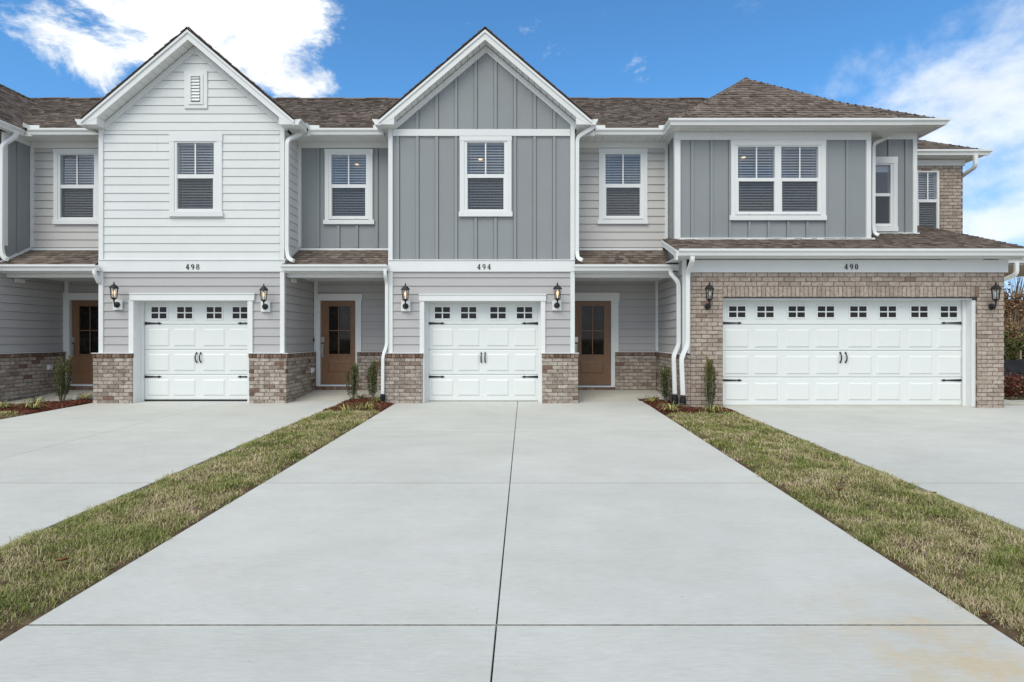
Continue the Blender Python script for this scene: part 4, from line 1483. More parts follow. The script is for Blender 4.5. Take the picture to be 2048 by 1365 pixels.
downspout(h494, [P(1188, 246, 11.86), P(1187, 255, 11.86), P(1154.5, 275, 11.99), P(1154, 505, 11.99), P(1155.5, 517, 11.95), P(1165, 521, 11.9)])
downspout(h494, [P(1341, 539, 11.86), P(1341, 548, 11.86), P(1357, 566, 11.60), P(1357, 690, 11.60), P(1347, 712, 11.45), P(1349.5, 788, 11.45)], w=.075)
MB().lathe(P(1350, 803, 11.44), [(.06, -.05), (.065, .04), (.05, .13)], 10).build('drain_boot', 'black_plastic', h494.e)


# ------------------------------------------------------------------ the hipped end unit 490 (and its twin at the left edge)
h490 = House('brick and grey panelled end townhouse numbered 490 with a double garage', (6.4, 11.6, 0))
DG, DGD, DB1, DB2, DB3 = 11.32, 11.58, 12.10, 12.80, 14.10
xgl, xgr = X_(1381.7, DG), X_(2009, DG)
og = Vector((xgl, DG, 0))
zb0 = Z_(545, DG)
opx = (X_(1446, DG) - xgl, X_(1955, DG) - xgl, -1, Z_(595, DG))
sol_lo, sol_hi = Z_(595, DG), Z_(573, DG)
gw = sheath(h490, og, UX, NF, .004, xgr - xgl - .004, -.15, zb0, [opx], off=.009, mat='mortar', name='brick_wall', t=.12)
brick_wall(h490, gw, og, UX, NF, xgr - xgl, -.13, sol_lo, 'brick_tan', [(opx[0], opx[1], -1, sol_lo)], seed=61)
brick_wall(h490, gw, og, UX, NF, xgr - xgl, sol_lo, sol_hi, 'brick_tan', [(opx[0], opx[1] + .03, -1, 99)], seed=62)
brick_wall(h490, gw, og, UX, NF, xgr - xgl, sol_hi, zb0, 'brick_tan', seed=63)
rowlock(h490, gw, Vector((xgl + opx[0], DG, 0)), UX, NF, opx[1] - opx[0] + .03, (sol_lo + sol_hi) / 2, sol_hi - sol_lo - .012, 'brick_tan', proud=.006, seed=64, pitch=.0835)
MB().box(xgl + opx[0], xgl + opx[1], DG + .003, DG + .13, sol_lo - .012, sol_lo - .001).build('lintel', 'black_iron', h490.e)
# brick side return up to the porch and clapboard above
return_lower(h490, XP['490l'], -1, DG + .09, DP, 3.02, 66)
MB().box(X_(1366, DG + .03), X_(1373, DG + .03), DG + .03, DG + .10, 1.045, 2.98).build('corner_board', 'white_trim', h490.e)
MB().box(X_(1375, DG + .03), X_(1381, DG + .03), DG + .03, DG + .10, 1.045, 2.60).build('corner_board', 'white_trim', h490.e)
MB().box(XP['490l'] - .07, xgl + .002, DG + .012, DG + .12, -.1, .94).build('brick_corner', 'mortar', h490.e)
bc = MB().box(XP['490l'] - .068, xgl - .004, DG + .0105, DG + .0118, -.1, 1.0).build('brick_pier', 'mortar', h490.e)
brick_wall(h490, bc, Vector((XP['490l'] - .075, DG + .003, 0)), UX, NF, xgl - XP['490l'] + .07, -.13, .94, 'brick_tan', seed=67)
rowlock(h490, bc, Vector((XP['490l'] - .085, DG + .003, 0)), UX, NF, xgl - XP['490l'] + .08, .98, .076, 'brick_tan', seed=68)
# band, number
trim(h490, 1381.2, 520, 2016.5, 545, DG - .035, .06, 'band_board')
house_number(h490, '490', 1702.5, 534, DG - .036, pitch=10.4, hp=11)
# door surround
for (a, b) in ((1446.2, 1447.5), (1947.5, 1955)):
    MB().box(X_(a, DG), X_(b, DG), DG + .05, DG + .12, -.01, sol_lo - .02).build('garage_casing', 'white_trim', h490.e)
MB().box(X_(1446.2, DG), X_(1955, DG), DG + .05, DG + .12, sol_lo - .05, sol_lo - .013).build('garage_casing', 'white_trim', h490.e)
jr = X_(1947.5, DG)
jl = X_(1447.5, DG)
MB().box(jr, jr + .02, DG + .12, DGD + .05, -.01, sol_lo - .02).build('jamb', 'white_trim', h490.e)
MB().box(jl - .02, jl, DG + .12, DGD + .05, -.01, sol_lo - .02).build('jamb', 'white_trim', h490.e)
MB().box(jl, jr, DG + .12, DGD + .05, sol_lo - .045, sol_lo - .02).build('head_jamb', 'white_trim', h490.e)
MB().box(jr - .05, jr, DGD - .05, DGD - .012, -.005, sol_lo - .05).build('door_stop', 'white_vinyl', h490.e)
wl = [1455.5, 1512, 1574.5, 1633, 1698, 1757, 1820, 1879]
pl = [1449.5, 1508.5, 1572, 1630.5, 1696, 1753, 1817, 1875]
garage_door(h490, DGD, 1436, 1929.5, 597, 813, [650, 702, 755], [(a, a + 38) for a in wl], [(a, a + 47) for a in pl],
            (610.5, 637.5), [(659, 695.5), (712, 749), (766, 801)], [646.5, 761], ((1680, 1690.8), (704, 727)), 47)
MB().pbox(1436, 813.8, 1950, 822, DG + .05, .4).build('garage_apron', 'concrete_walk', h490.e)
for _o in [o for o in h490.e.children if o.name.startswith('garage_door')]:
    pass
# lower (garage) roof: shed with rakes both sides
ze, yl, pit = 3.055, 11.00, .338
xl_, xr_ = X_(1352.5, yl), X_(2069, yl)
zr = lambda y: ze + pit * (y - yl)
roof(h490, (xl_, yl, ze), (xr_, yl, ze), (xr_, DB1 - .0, zr(DB1)), (xl_, DB1 - .0, zr(DB1)), 601, weight=3.0, name='garage_roof')
xk = X_(1733, DB1) + .1
roof(h490, (xk, DB1, zr(DB1)), (xr_, DB1, zr(DB1)), (xr_, DB3, zr(DB3)), (xk, DB3, zr(DB3)), 602, weight=2.0, name='garage_roof')
gutter(h490, (xl_ + .03, yl + .012, ze - .01), (xr_ - .03, yl + .012, ze - .01), (0, -1, 0))
MB().box(xl_ + .03, xr_ - .03, yl + .013, yl + .035, ze - .155, ze - .03).build('fascia', 'white_trim', h490.e)
n = 40
for i in range(n):
    a = xl_ + .03 + (xr_ - xl_ - .06) * i / n
    MB().box(a, a + (xr_ - xl_ - .06) / n - .006, yl + .035, DG, ze - .15, ze - .138).build('soffit_panel', 'soffit_white', h490.e)
for x, s in ((xl_, 1), (xr_, -1)):
    MB().hull([(x, yl + .0, ze - .01), (x, DB1 + .02, zr(DB1) - .01), (x, DB1 + .02, zr(DB1) - .14), (x, yl + .22, zr(yl + .22) - .16), (x, yl + .10, ze - .21), (x, yl, ze - .21)],
              [(x + s * .03, yl + .0, ze - .01), (x + s * .03, DB1 + .02, zr(DB1) - .01), (x + s * .03, DB1 + .02, zr(DB1) - .14), (x + s * .03, yl + .22, zr(yl + .22) - .16), (x + s * .03, yl + .10, ze - .21), (x + s * .03, yl, ze - .21)]).build('rake_board', 'white_trim', h490.e)
    MB().hull([(x - s * .015, yl - .005, ze - .01), (x - s * .015, DB1 + .02, zr(DB1) - .01), (x - s * .015, DB1 + .02, zr(DB1) - .06), (x - s * .015, yl - .005, ze - .06)],
              [(x - s * .001, yl - .005, ze - .01), (x - s * .001, DB1 + .02, zr(DB1) - .01), (x - s * .001, DB1 + .02, zr(DB1) - .06), (x - s * .001, yl - .005, ze - .06)]).build('rake_trim', 'white_trim', h490.e)
MB().box(xl_ + .03, XP['490l'] + .1, DG, DB1 + .3, ze - .15, ze - .138).build('soffit_panel', 'soffit_white', h490.e)


def hip_bay(h, xa, xb, ylow, zlow, yback, zap=7.77, seed=0, front=True, pitch=.8, wt=1.0):
    """hipped roof over a projecting bay between xa and xb"""
    hw = (xb - xa) / 2
    ap = Vector(((xa + xb) / 2, ylow + hw, zlow + pitch * hw))
    bk = Vector((ap.x, yback, ap.z))
    f = roof(h, (xa, ylow, zlow), (xb, ylow, zlow), ap, ap, seed, weight=wt)
    l = roof(h, (xa, yback, zlow), (xa, ylow, zlow), ap, bk, seed + 1, weight=wt * .8)
    r = roof(h, (xb, ylow, zlow), (xb, yback, zlow), bk, ap, seed + 2, weight=wt * .8)
    hip_caps(h, f, (xa, ylow, zlow), ap, w=.11); hip_caps(h, f, (xb, ylow, zlow), ap, w=.11); hip_caps(h, f, ap + Vector((0, -.05, 0)), bk, w=.12)


# upper bay 1
y1e = 11.80
xa1, xb1 = X_(1347, y1e), X_(1812, y1e)
z1e = Z_(239.5, y1e)
hip_bay(h490, xa1, xb1, y1e, z1e, 17.0, pitch=.80, seed=610, wt=1.3)
gutter(h490, (xa1, y1e + .012, z1e - .012), (xb1, y1e + .012, z1e - .012), (0, -1, 0), -1, 1)
gutter(h490, (xa1 + .012, 12.36, z1e - .012), (xa1 + .012, y1e + .012, z1e - .012), (-1, 0, 0), 0, 1)
gutter(h490, (xb1 - .012, y1e + .012, z1e - .012), (xb1 - .012, 12.45, z1e - .012), (1, 0, 0), -1, 0)
MB().box(xa1 + .013, xb1 - .013, y1e + .013, y1e + .035, z1e - .15, z1e - .04).build('fascia', 'white_trim', h490.e)
MB().box(xa1 + .013, xa1 + .03, y1e + .036, DU, z1e - .15, z1e - .04).build('fascia', 'white_trim', h490.e)
MB().box(xb1 - .03, xb1 - .013, y1e + .036, DB2, z1e - .15, z1e - .04).build('fascia', 'white_trim', h490.e)
n = 29
for i in range(n):
    a = xa1 + .03 + (xb1 - xa1 - .06) * i / n
    MB().box(a, a + (xb1 - xa1 - .06) / n - .006, y1e + .035, DB1 + .02, z1e - .147, z1e - .135).build('soffit_panel', 'soffit_white', h490.e)
MB().box(xa1 + .03, XP['490l'] + .02, DB1 + .021, DU, z1e - .147, z1e - .135).build('soffit_panel', 'soffit_white', h490.e)
MB().box(X_(1742, DB1), xb1 - .03, DB1 + .021, DB2, z1e - .147, z1e - .135).build('soffit_panel', 'soffit_white', h490.e)
o1 = Vector((0, DB1, 0))
xw0, xw1 = X_(1353, DB1), X_(1742.5, DB1)
hole = window(h490, DB1, [(1476, 1550), (1562.6, 1636.8)], (293.5, 356, 363, 425.6), (1462.5, 280.2, 1652, 431), (1460, 431, 1654, 440.5), (1487, 316), seed=71)
bw_ = sheath(h490, o1, UX, NF, xw0 + .01, xw1 - .01, 3.2, 5.75, [hole], name='bay_wall')
panels(h490, bw_, o1, UX, NF, xw0 + .04, xw1 - .04, zr(DB1) + .03, Z_(280, DB1), [X_(v, DB1) for v in (1384, 1422.5, 1459.5, 1498.2, 1536.8, 1575.7, 1614, 1652.5, 1693.5)], [hole], bw=.05)
trim(h490, 1353, 263.5, 1742.5, 280, DB1 - .034, .05, 'frieze_board')
trim(h490, 1353, 280.3, 1361, 480.6, DB1 - .038, .06, 'corner_board')
trim(h490, 1733.3, 280.3, 1742.5, 480.6, DB1 - .038, .06, 'corner_board')
MB().box(xw0, xw1 + .05, DB1 - .05, DB1 - .002, zr(DB1) - .01, zr(DB1) + .028).build('flashing_trim', 'white_trim', h490.e)
# left side of the bay
sw = sheath(h490, Vector((XP['490l'], 0, 0)), UY, Vector((-1, 0, 0)), DB1, DU + .1, 2.9, 5.75, off=.02, name='side_wall')
panels(h490, sw, Vector((XP['490l'], 0, 0)), UY, Vector((-1, 0, 0)), DB1 + .02, DU, 2.95, 5.64, [DB1 + .36])
MB().box(XP['490l'] - .036, XP['490l'] + .01, DB1 - .03, DB1 + .07, 3.40, 5.64).build('corner_board', 'white_trim', h490.e)
MB().box(XP['490l'] - .034, XP['490l'] + .01, DB1 - .03, DU - .04, 5.641, z1e - .15).build('frieze_board', 'white_trim', h490.e)
MB().box(X_(1742.5, DB1) - .03, X_(1742.5, DB1), DB1 + .03, DB2 + .1, 3.3, z1e - .15).build('side_wall', 'grey_panel', h490.e)
# second, narrower bay stepped back at the right
y2e = 12.42
xb2 = X_(1882, y2e)
z2e = Z_(239.5, y2e)
hw2 = 1.9
hip_bay(h490, xb2 - 2 * hw2, xb2, y2e, z2e, 17, pitch=.665, seed=620, wt=1.0)
gutter(h490, (xb1 + .10, y2e + .012, z2e - .012), (xb2, y2e + .012, z2e - .012), (0, -1, 0), 0, 1)
gutter(h490, (xb2 - .012, y2e + .012, z2e - .012), (xb2 - .012, DB3, z2e - .012), (1, 0, 0), -1, 0)
MB().box(xb1 - .2, xb2 - .013, y2e + .013, y2e + .035, z2e - .15, z2e - .04).build('fascia', 'white_trim', h490.e)
MB().box(xb2 - .035, xb2 - .013, y2e + .036, DB3 + .5, z2e - .15, z2e - .04).build('fascia', 'white_trim', h490.e)
for i in range(11):
    a = xb1 - .5 + (xb2 - .04 - xb1 + .5) * i / 11
    MB().box(a, a + (xb2 - .04 - xb1 + .5) / 11 - .006, y2e + .035, DB3, z2e - .147, z2e - .135).build('soffit_panel', 'soffit_white', h490.e)
o2_ = Vector((0, DB2, 0))
xv0, xv1 = X_(1735, DB2), X_(1834.5, DB2)
hole = window(h490, DB2, [(1748.8, 1781.5)], (330, 387, 393, 449.7), (1738, 313.7, 1795.4, 454), (1737, 454, 1797, 463), seed=72, muntin=False, blind=None)
b2w = sheath(h490, o2_, UX, NF, xv0, xv1 - .01, 3.4, 5.95, [hole], name='bay_wall')
panels(h490, b2w, o2_, UX, NF, xv0, xv1 - .04, zr(DB2) + .03, Z_(279, DB2), [X_(v, DB2) for v in (1777.5, 1811.5)], [hole], bw=.05)
trim(h490, 1735, 263.5, 1834.5, 279, DB2 - .034, .05, 'frieze_board')
trim(h490, 1826.5, 279.2, 1834.5, 466.5, DB2 - .038, .06, 'corner_board')
MB().box(xv0, xv1 + .02, DB2 - .05, DB2 - .002, zr(DB2) - .01, zr(DB2) + .028).build('flashing_trim', 'white_trim', h490.e)
MB().box(xv1 - .03, xv1, DB2 + .03, DB3 + .1, 3.4, 5.95).build('side_wall', 'grey_panel', h490.e)
# brick rear wing
x3, x4 = X_(1800, DB3), X_(1926, DB3)
o3 = Vector((x3, DB3, 0))
zf3 = Z_(331.5, DB3)
hole = window(h490, DB3, [(1800, 1833.5), (1836.5, 1874.5)][1:], (345, 399, 405, 459), None, None, None, seed=73, frame_px=4.5)
h3 = (hole[0] - x3 - .0, hole[1] - x3 + .02, hole[2], hole[3])
w3 = sheath(h490, o3, UX, NF, 0, x4 - x3, -.1, zf3, [h3], off=.009, mat='mortar', name='brick_wall', t=.12)
brick_wall(h490, w3, o3, UX, NF, x4 - x3, 3.55, zf3, 'brick_tan', [h3], seed=75)
MB().box(x4 - .12, x4 - .01, DB3 + .13, 19.4, -.1, zf3).build('side_wall', 'brick_tan', h490.e)
trim(h490, 1800, 319.5, 1930.5, 331.5, DB3 - .03, .06, 'frieze_board')
y3e = 13.87
xb3 = X_(1968, y3e)
z3e = Z_(301, y3e)
hip_bay(h490, xb3 - 7, xb3, y3e, z3e, 19.0, pitch=.60, seed=630, wt=.7)
gutter(h490, (xv1 + .02, y3e + .012, z3e - .012), (xb3, y3e + .012, z3e - .012), (0, -1, 0), 0, 1)
MB().box(xv1 - .2, xb3 - .013, y3e + .013, y3e + .035, z3e - .15, z3e - .04).build('fascia', 'white_trim', h490.e)
for i in range(9):
    a = xv1 + (xb3 - .013 - xv1) * i / 9
    MB().box(a, a + (xb3 - .013 - xv1) / 9 - .006, y3e + .035, DB3, z3e - .147, z3e - .135).build('soffit_panel', 'soffit_white', h490.e)
MB().box(xb3 - .35, xb3 - .02, DB3 + .01, 19, z3e - .147, z3e - .135).build('soffit_panel', 'soffit_white', h490.e)
downspout(h490, [P(1951, 310, 13.79), P(1951, 334, 13.79), (x4 + .06, 14.35, 5.32), (x4 + .06, 14.37, 1.0)], w=.085)
# side porch eave far right
sp = MB(); sp.box(9.6, 13.5, 13.2, 16.5, 3.20, 3.26); sp.build('side_porch_roof', 'shingle_brown', h490.e)
MB().box(9.6, 13.5, 13.21, 13.24, 3.05, 3.199).build('fascia', 'white_trim', h490.e)
gutter(h490, (9.6, 13.209, 3.195), (13.5, 13.209, 3.195), (0, -1, 0))
MB().box(9.6, 13.5, 13.24, 16.4, 3.03, 3.049).build('soffit_panel', 'soffit_white', h490.e)
downspout(h490, [(11.22, 13.13, 3.07), (11.22, 13.13, 2.80), (10.85, 13.6, 2.55), (10.78, 13.9, 2.4), (10.78, 13.9, .1)], w=.085)
MB().box(xgr - .12, xgr - .01, DG + .13, DB3 + .3, -.1, 2.95).build('side_wall', 'brick_tan', h490.e)
main_roof(h490, XP['490l'] + .4, 6.3, 640, weight=.5)
MB().add([(6.3, 15.94, 7.98), (6.3, 12.36, 5.86), (9.2, 15.94, 5.9), (6.3, 19.4, 5.86)], [(0, 1, 2), (0, 2, 3)]).build('rear_roof', 'shingle_brown', h490.e)
MB().box(XP['490l'] + .2, x4 - .13, 19.2, 19.35, -.1, 5.85).build('rear_wall', 'brick_tan', h490.e)
# downspouts beside the double garage and on the upper bay
downspout(h490, [P(1384.5, 513, 10.93), P(1384.5, 522, 10.93), P(1375, 548, 11.2), P(1374.5, 690, 11.2), P(1362.5, 716, 11.13), P(1365.5, 790, 11.13)], w=.08)
MB().lathe(P(1366, 806, 11.12), [(.06, -.05), (.065, .04), (.05, .13)], 10).build('drain_boot', 'black_plastic', h490.e)
downspout(h490, [P(1776, 266, 12.55), P(1775, 275, 12.55), P(1746.5, 289, 12.30), P(1746, 455, 12.30), P(1748, 467, 12.27), P(1757, 472, 12.2)], w=.07)

# ---- unit at the left edge (mostly out of frame)
h502 = House('townhouse cut off by the left edge of the photo', (-11.0, 12.3, 0))
xs = XP['502']
xa, xb = xs + .01, XP['498l'] - .01
y5 = 11.80
xc5 = -10.86
hip_bay(h502, xc5 - 4.82, xc5, y5, z1e, 17.0, pitch=.80, seed=510, wt=1.2)
gutter(h502, (xc5 - .012, y5 + .012, z1e - .012), (xc5 - .012, 12.37, z1e - .012), (1, 0, 0), -1, 0)
gutter(h502, (xc5 - 4.8, y5 + .012, z1e - .012), (xc5, y5 + .012, z1e - .012), (0, -1, 0), -1, 1)
MB().box(xc5 - .03, xc5 - .013, y5 + .036, DU, z1e - .15, z1e - .04).build('fascia', 'white_trim', h502.e)
MB().box(xs - .02, xc5 - .03, y5 + .036, DU, z1e - .147, z1e - .135).build('soffit_panel', 'soffit_white', h502.e)
MB().box(xc5 - 4.8, xc5 - .03, y5 + .013, DB1, z1e - .147, z1e - .135).build('soffit_panel', 'soffit_white', h502.e)
sw = sheath(h502, Vector((xs, 0, 0)), UY, Vector((1, 0, 0)), DB1, DU + .1, 2.9, 5.75, off=.02, name='side_wall')
panels(h502, sw, Vector((xs, 0, 0)), UY, Vector((1, 0, 0)), DB1 + .02, DU - .03, 2.95, 5.60, [DB1 + .35])
MB().box(xs - .01, xs + .036, DB1 - .03, DB1 + .07, 3.30, 5.60).build('corner_board', 'white_trim', h502.e)
MB().box(xs - .01, xs + .034, DB1 - .03, DU - .04, 5.601, z1e - .15).build('frieze_board', 'white_trim', h502.e)
sheath(h502, Vector((0, DB1, 0)), UX, NF, xs - 4.5, xs - .005, 3.2, 5.75, off=.02, mat='grey_panel', name='bay_wall')
main_roof(h502, xs - 3, XP['498l'] - 1.0, 511)
main_eave(h502, X_(58, 12.3), X_(198, 12.3), xa, xb, guard1=False)
porch(h502, xa, xb, xs - .6, X_(195, 11.9), 512)
porch_bay(h502, xa, xb,
          {'leaf': (141.5, 212, 602.5, 768), 'glass': (157.5, 202, 612, 709.5), 'mull': (180, 661.5), 'panel': (156, 201, 721, 745),
           'hx': 145.5, 'cas': (129, 224), 'head': (586, 600.5, 121, 225), 'corners': [(xs + .03, xs + .115)], 'brick': (X_(216, DP), xb)},
          {'style': 'lap', 'win': ([(120, 188)], (309.5, 370, 377, 437), (106.5, 298, 201, 440), (104.5, 440, 203, 448.5), None),
           'm0': .06, 'corners': [(xa, xa + .065)]}, 57)
return_lower(h502, xs, 1, 11.40, DP, 2.72, 58)
MB().hull([(xs + .003, 11.96, 2.89), (xs + .003, DU - .02, 3.32), (xs + .003, DU - .02, 3.37), (xs + .003, 11.96, 2.93)],
          [(xs + .045, 11.96, 2.89), (xs + .045, DU - .02, 3.32), (xs + .045, DU - .02, 3.37), (xs + .045, 11.96, 2.93)]).build('flashing_trim', 'white_trim', h502.e)
downspout(h502, [P(32, 262, 12.18), P(32, 273, 12.18), P(4, 291, 12.02), P(3, 500, 12.02), P(6, 514, 11.98), P(14, 519, 11.9)])
downspout(h502, [P(189, 540, 11.87), P(189.5, 548, 11.87), P(195, 560, 11.95), P(198, 566, 12.0)], w=.06)
MB().box(xs + .02, xs + .06, 12.34, 12.56, 2.55, 2.635).build('light_block', 'white_trim', h502.e)
for hh, xw, px in ((h498, XP['498r'], 623.5), (h502, XP['502'], 98)):
    D = 1.0
    xx = xw + .075
    dd = xx * F / (px - PX)
    z = Z_(741 if hh is h498 else 735, dd)
    b = MB(); b.box(xx - .004, xx + .035, dd - .06, dd + .06, z - .06, z + .06); b.box(xx + .035, xx + .055, dd - .05, dd + .05, z - .03, z + .05)
    b.build('outlet_cover', 'outlet_white', hh.e)
MB().box(XP['498r'] + .02, XP['498r'] + .06, 12.34, 12.56, 2.55, 2.635).build('light_block', 'white_trim', h498.e)
for hh, px in ((h498, 627), (h502, 122.5)):
    b = MB(); b.pbox(px - 2.2, 676, px + 2.2, 686, DP - .06, .02); bo = b.build('doorbell', 'steel', hh.e)
    MB().pbox(px - 1.1, 677.5, px + 1.4, 684, DP - .064, .003).build('bell_lens', 'black_plastic', bo)

# its double garage, just outside the frame, continues the row
xq0, xq1 = xs - 6.3, xs - .08
oq = Vector((xq0, DG, 0))
opq = (.65, 5.56, -1, sol_lo)
gq = sheath(h502, oq, UX, NF, .004, xq1 - xq0 - .004, -.15, zb0, [opq], off=.009, mat='mortar', name='brick_wall', t=.12)
brick_wall(h502, gq, oq, UX, NF, xq1 - xq0, -.13, sol_lo, 'brick_tan', [opq], seed=161)
brick_wall(h502, gq, oq, UX, NF, xq1 - xq0, sol_hi, zb0, 'brick_tan', seed=163)
rowlock(h502, gq, Vector((xq0, DG, 0)), UX, NF, xq1 - xq0, (sol_lo + sol_hi) / 2, sol_hi - sol_lo - .012, 'brick_tan', proud=.006, seed=164, pitch=.0835)
MB().box(xq0 - .05, xs, DG - .035, DG + .03, zb0, zb0 + .25).build('band_board', 'white_trim', h502.e)
MB().box(xq0 + .02, xq0 + .14, DG + .13, DB3 - .01, -.1, 3.0).build('side_wall', 'brick_tan', h502.e)
MB().box(xs - 4.55, xs - 4.45, DB1 + .1, 19.4, 2.9, 5.7).build('side_wall', 'grey_panel', h502.e)
pq = lambda x: PX + x * F / DGD
qa, qb = xq0 + .65, xq0 + 5.56
cw = (pq(qb) - pq(qa)) / 8
garage_door(h502, DGD, pq(qa), pq(qb), 597, 813, [650, 702, 755], [(pq(qa) + cw * (i + .12), pq(qa) + cw * (i + .8)) for i in range(8)],
            [(pq(qa) + cw * (i + .08), pq(qa) + cw * (i + .88)) for i in range(8)], (610.5, 637.5), [(659, 695.5), (712, 749), (766, 801)],
            [646.5, 761], ((pq((qa + qb) / 2) - 6, pq((qa + qb) / 2) + 5), (704, 727)), 47)
xa5, xb5 = xq0 - .3, xs - .14
roof(h502, (xa5, yl, ze), (xb5, yl, ze), (xb5, DB1, zr(DB1)), (xa5, DB1, zr(DB1)), 520, name='garage_roof')
gutter(h502, (xa5 + .03, yl + .012, ze - .01), (xb5 - .03, yl + .012, ze - .01), (0, -1, 0))
MB().box(xa5 + .03, xb5 - .03, yl + .013, yl + .035, ze - .155, ze - .03).build('fascia', 'white_trim', h502.e)
MB().box(xa5 + .03, xb5 - .03, yl + .036, DG, ze - .15, ze - .138).build('soffit_panel', 'soffit_white', h502.e)
roof(h502, (xa5, DB1, zr(DB1)), (xs - 4.5, DB1, zr(DB1)), (xs - 4.5, DB3, zr(DB3)), (xa5, DB3, zr(DB3)), 521, name='garage_roof')
MB().box(xq0 + .02, xs - 4.5, DB3 - .1, DB3, -.1, 3.0).build('rear_wall', 'brick_tan', h502.e)

for hh in (h498, h494, h490, h502):
    hh.flush()


# ------------------------------------------------------------------ wall lanterns
def lantern(label, px, py, D, wallD, lit, plate_px, block=True):
    """px, py: centre of the glass body; D its depth; bracket at the wall below"""
    c = P(px, py, D)
    t = thing('wall_lantern', label, 'wall lantern', (c.x, wallD, c.z - .2), 'black carriage lanterns beside the garage doors')
    zb = c.z - .115
    bx = X_(plate_px, wallD)
    mz = c.z - .235
    if block:
        MB().box(bx - .095, bx + .095, wallD - .036, wallD + .0, mz - .105, mz + .105).build('mount_block', 'white_trim', t)
    wd = wallD - (.037 if block else .001)
    MB().lathe((bx, wd, mz), [(.062, 0), (.062, -.012), (.045, -.024), (.02, -.03)], 14, 'y').build('wall_plate', 'black_iron', t)
    MB().tube([(bx, wd - .02, mz), (bx, wd - .07, mz - .045), (c.x, c.y + .02, mz - .035), (c.x, c.y, zb - .075), (c.x, c.y, zb)], [.014, .016, .016, .014, .02], 7).build('arm', 'black_iron', t)
    MB().lathe((c.x, c.y, zb), [(.02, -.03), (.05, -.005), (.06, .008), (.06, .016)], 6).build('base', 'black_iron', t)
    for k in range(6):
        a = math.pi * k / 3
        x0, y0 = c.x + .056 * math.cos(a), c.y + .056 * math.sin(a)
        x1, y1 = c.x + .074 * math.cos(a), c.y + .074 * math.sin(a)
        MB().tube([(x0, y0, zb + .012), (x1, y1, zb + .21)], .0065, 5).build('cage_bar', 'black_iron', t)
    MB().lathe((c.x, c.y, zb), [(.050, .017), (.068, .209)], 6).build('glass_shade', 'lantern_glass', t)
    MB().lathe((c.x, c.y, zb), [(.086, .205), (.098, .212), (.060, .262), (.03, .285), (.018, .292), (.012, .305), (.018, .318), (.01, .335), (.003, .345)], 6).build('roof', 'black_iron', t)
    MB().lathe((c.x, c.y, zb), [(.010, .017), (.012, .07), (.020, .085), (.026, .12), (.020, .155), (.004, .18)], 8).build('bulb', 'lit_bulb' if lit else 'clear_bulb', t, smooth=True)


lantern('lit black lantern left of the garage door of the white clapboard house', 228, 586, 11.82, DW - .02, True, 237)
lantern('lit black lantern right of the garage door of the white clapboard house', 527.5, 590, 11.82, DW - .02, True, 532)
lantern('lit black lantern left of the garage door of the grey gabled house', 810.7, 589, 11.82, DW - .02, True, 812)
lantern('lit black lantern right of the garage door of the grey gabled house', 1115, 587.5, 11.82, DW - .02, True, 1113.5)
lantern('unlit black lantern on the brick pier left of the double garage door', 1419, 588, 11.10, DG, False, 1415, False)
lantern('unlit black lantern on the brick pier right of the double garage door', 1991.6, 588, 11.10, DG, False, 1982.6, False)


# ------------------------------------------------------------------ planting beds
def bed(label, poly, n, h0=.05):
    """mulch mound over the polygon with loose chips"""
    xs_ = [p[0] for p in poly]; ys_ = [p[1] for p in poly]

    def inside(x, y):
        c = False
        for (x0, y0), (x1, y1) in zip(poly, poly[1:] + poly[:1]):
            if (y0 > y) != (y1 > y) and x < (x1 - x0) * (y - y0) / (y1 - y0) + x0: c = not c
        return c

    def edge(x, y):
        d = 9
        for (x0, y0), (x1, y1) in zip(poly, poly[1:] + poly[:1]):
            L2 = (x1 - x0) ** 2 + (y1 - y0) ** 2
            t = max(0, min(1, ((x - x0) * (x1 - x0) + (y - y0) * (y1 - y0)) / L2))
            d = min(d, math.hypot(x - x0 - t * (x1 - x0), y - y0 - t * (y1 - y0)))
        return d
    hz = lambda x, y: gz(y) - .01 + h0 * min(1, edge(x, y) / .25) + .01 * math.sin(9 * x + 5 * y)
    mb = MB()
    st = .09
    nx, ny = int((max(xs_) - min(xs_)) / st) + 1, int((max(ys_) - min(ys_)) / st) + 1
    idx = {}
    for j in range(ny + 1):
        for i in range(nx + 1):
            x, y = min(xs_) + i * st, min(ys_) + j * st
            if inside(x, y): idx[(i, j)] = len(mb.v); mb.v.append((x, y, hz(x, y)))
    for (i, j), k in list(idx.items()):
        q = [(i, j), (i + 1, j), (i + 1, j + 1), (i, j + 1)]
        if all(t in idx for t in q): mb.f.append(tuple(idx[t] for t in q))
    base = [(x, y, gz(y) - .012) for x, y in poly]
    o = len(mb.v); mb.v += base; mb.f.append(tuple(range(o, o + len(base))))
    r = random.Random(n)
    k = 0
    while k < n:
        x, y = r.uniform(min(xs_), max(xs_)), r.uniform(min(ys_), max(ys_))
        if not inside(x, y): continue
        k += 1
        z = hz(x, y) + r.uniform(.0, .014)
        L, w = r.uniform(.02, .055), r.uniform(.006, .014)
        a, tl = r.uniform(0, math.pi), r.uniform(-.5, .5)
        d = Vector((math.cos(a) * math.cos(tl), math.sin(a) * math.cos(tl), math.sin(tl))) * L / 2
        s = Vector((-math.sin(a), math.cos(a), r.uniform(-.5, .5))) * w
        c = Vector((x, y, z)); u = Vector((0, 0, .006))
        mb.add([c - d - s, c + d - s * .6, c + d + s * .6, c - d + s, c - d * .8 + u, c + d * .8 + u], [(0, 1, 5, 4), (1, 2, 5), (2, 3, 4, 5), (3, 0, 4)])
    mb.build('mulch', 'mulch', recalc=False, kind='stuff', label=label)
    return hz


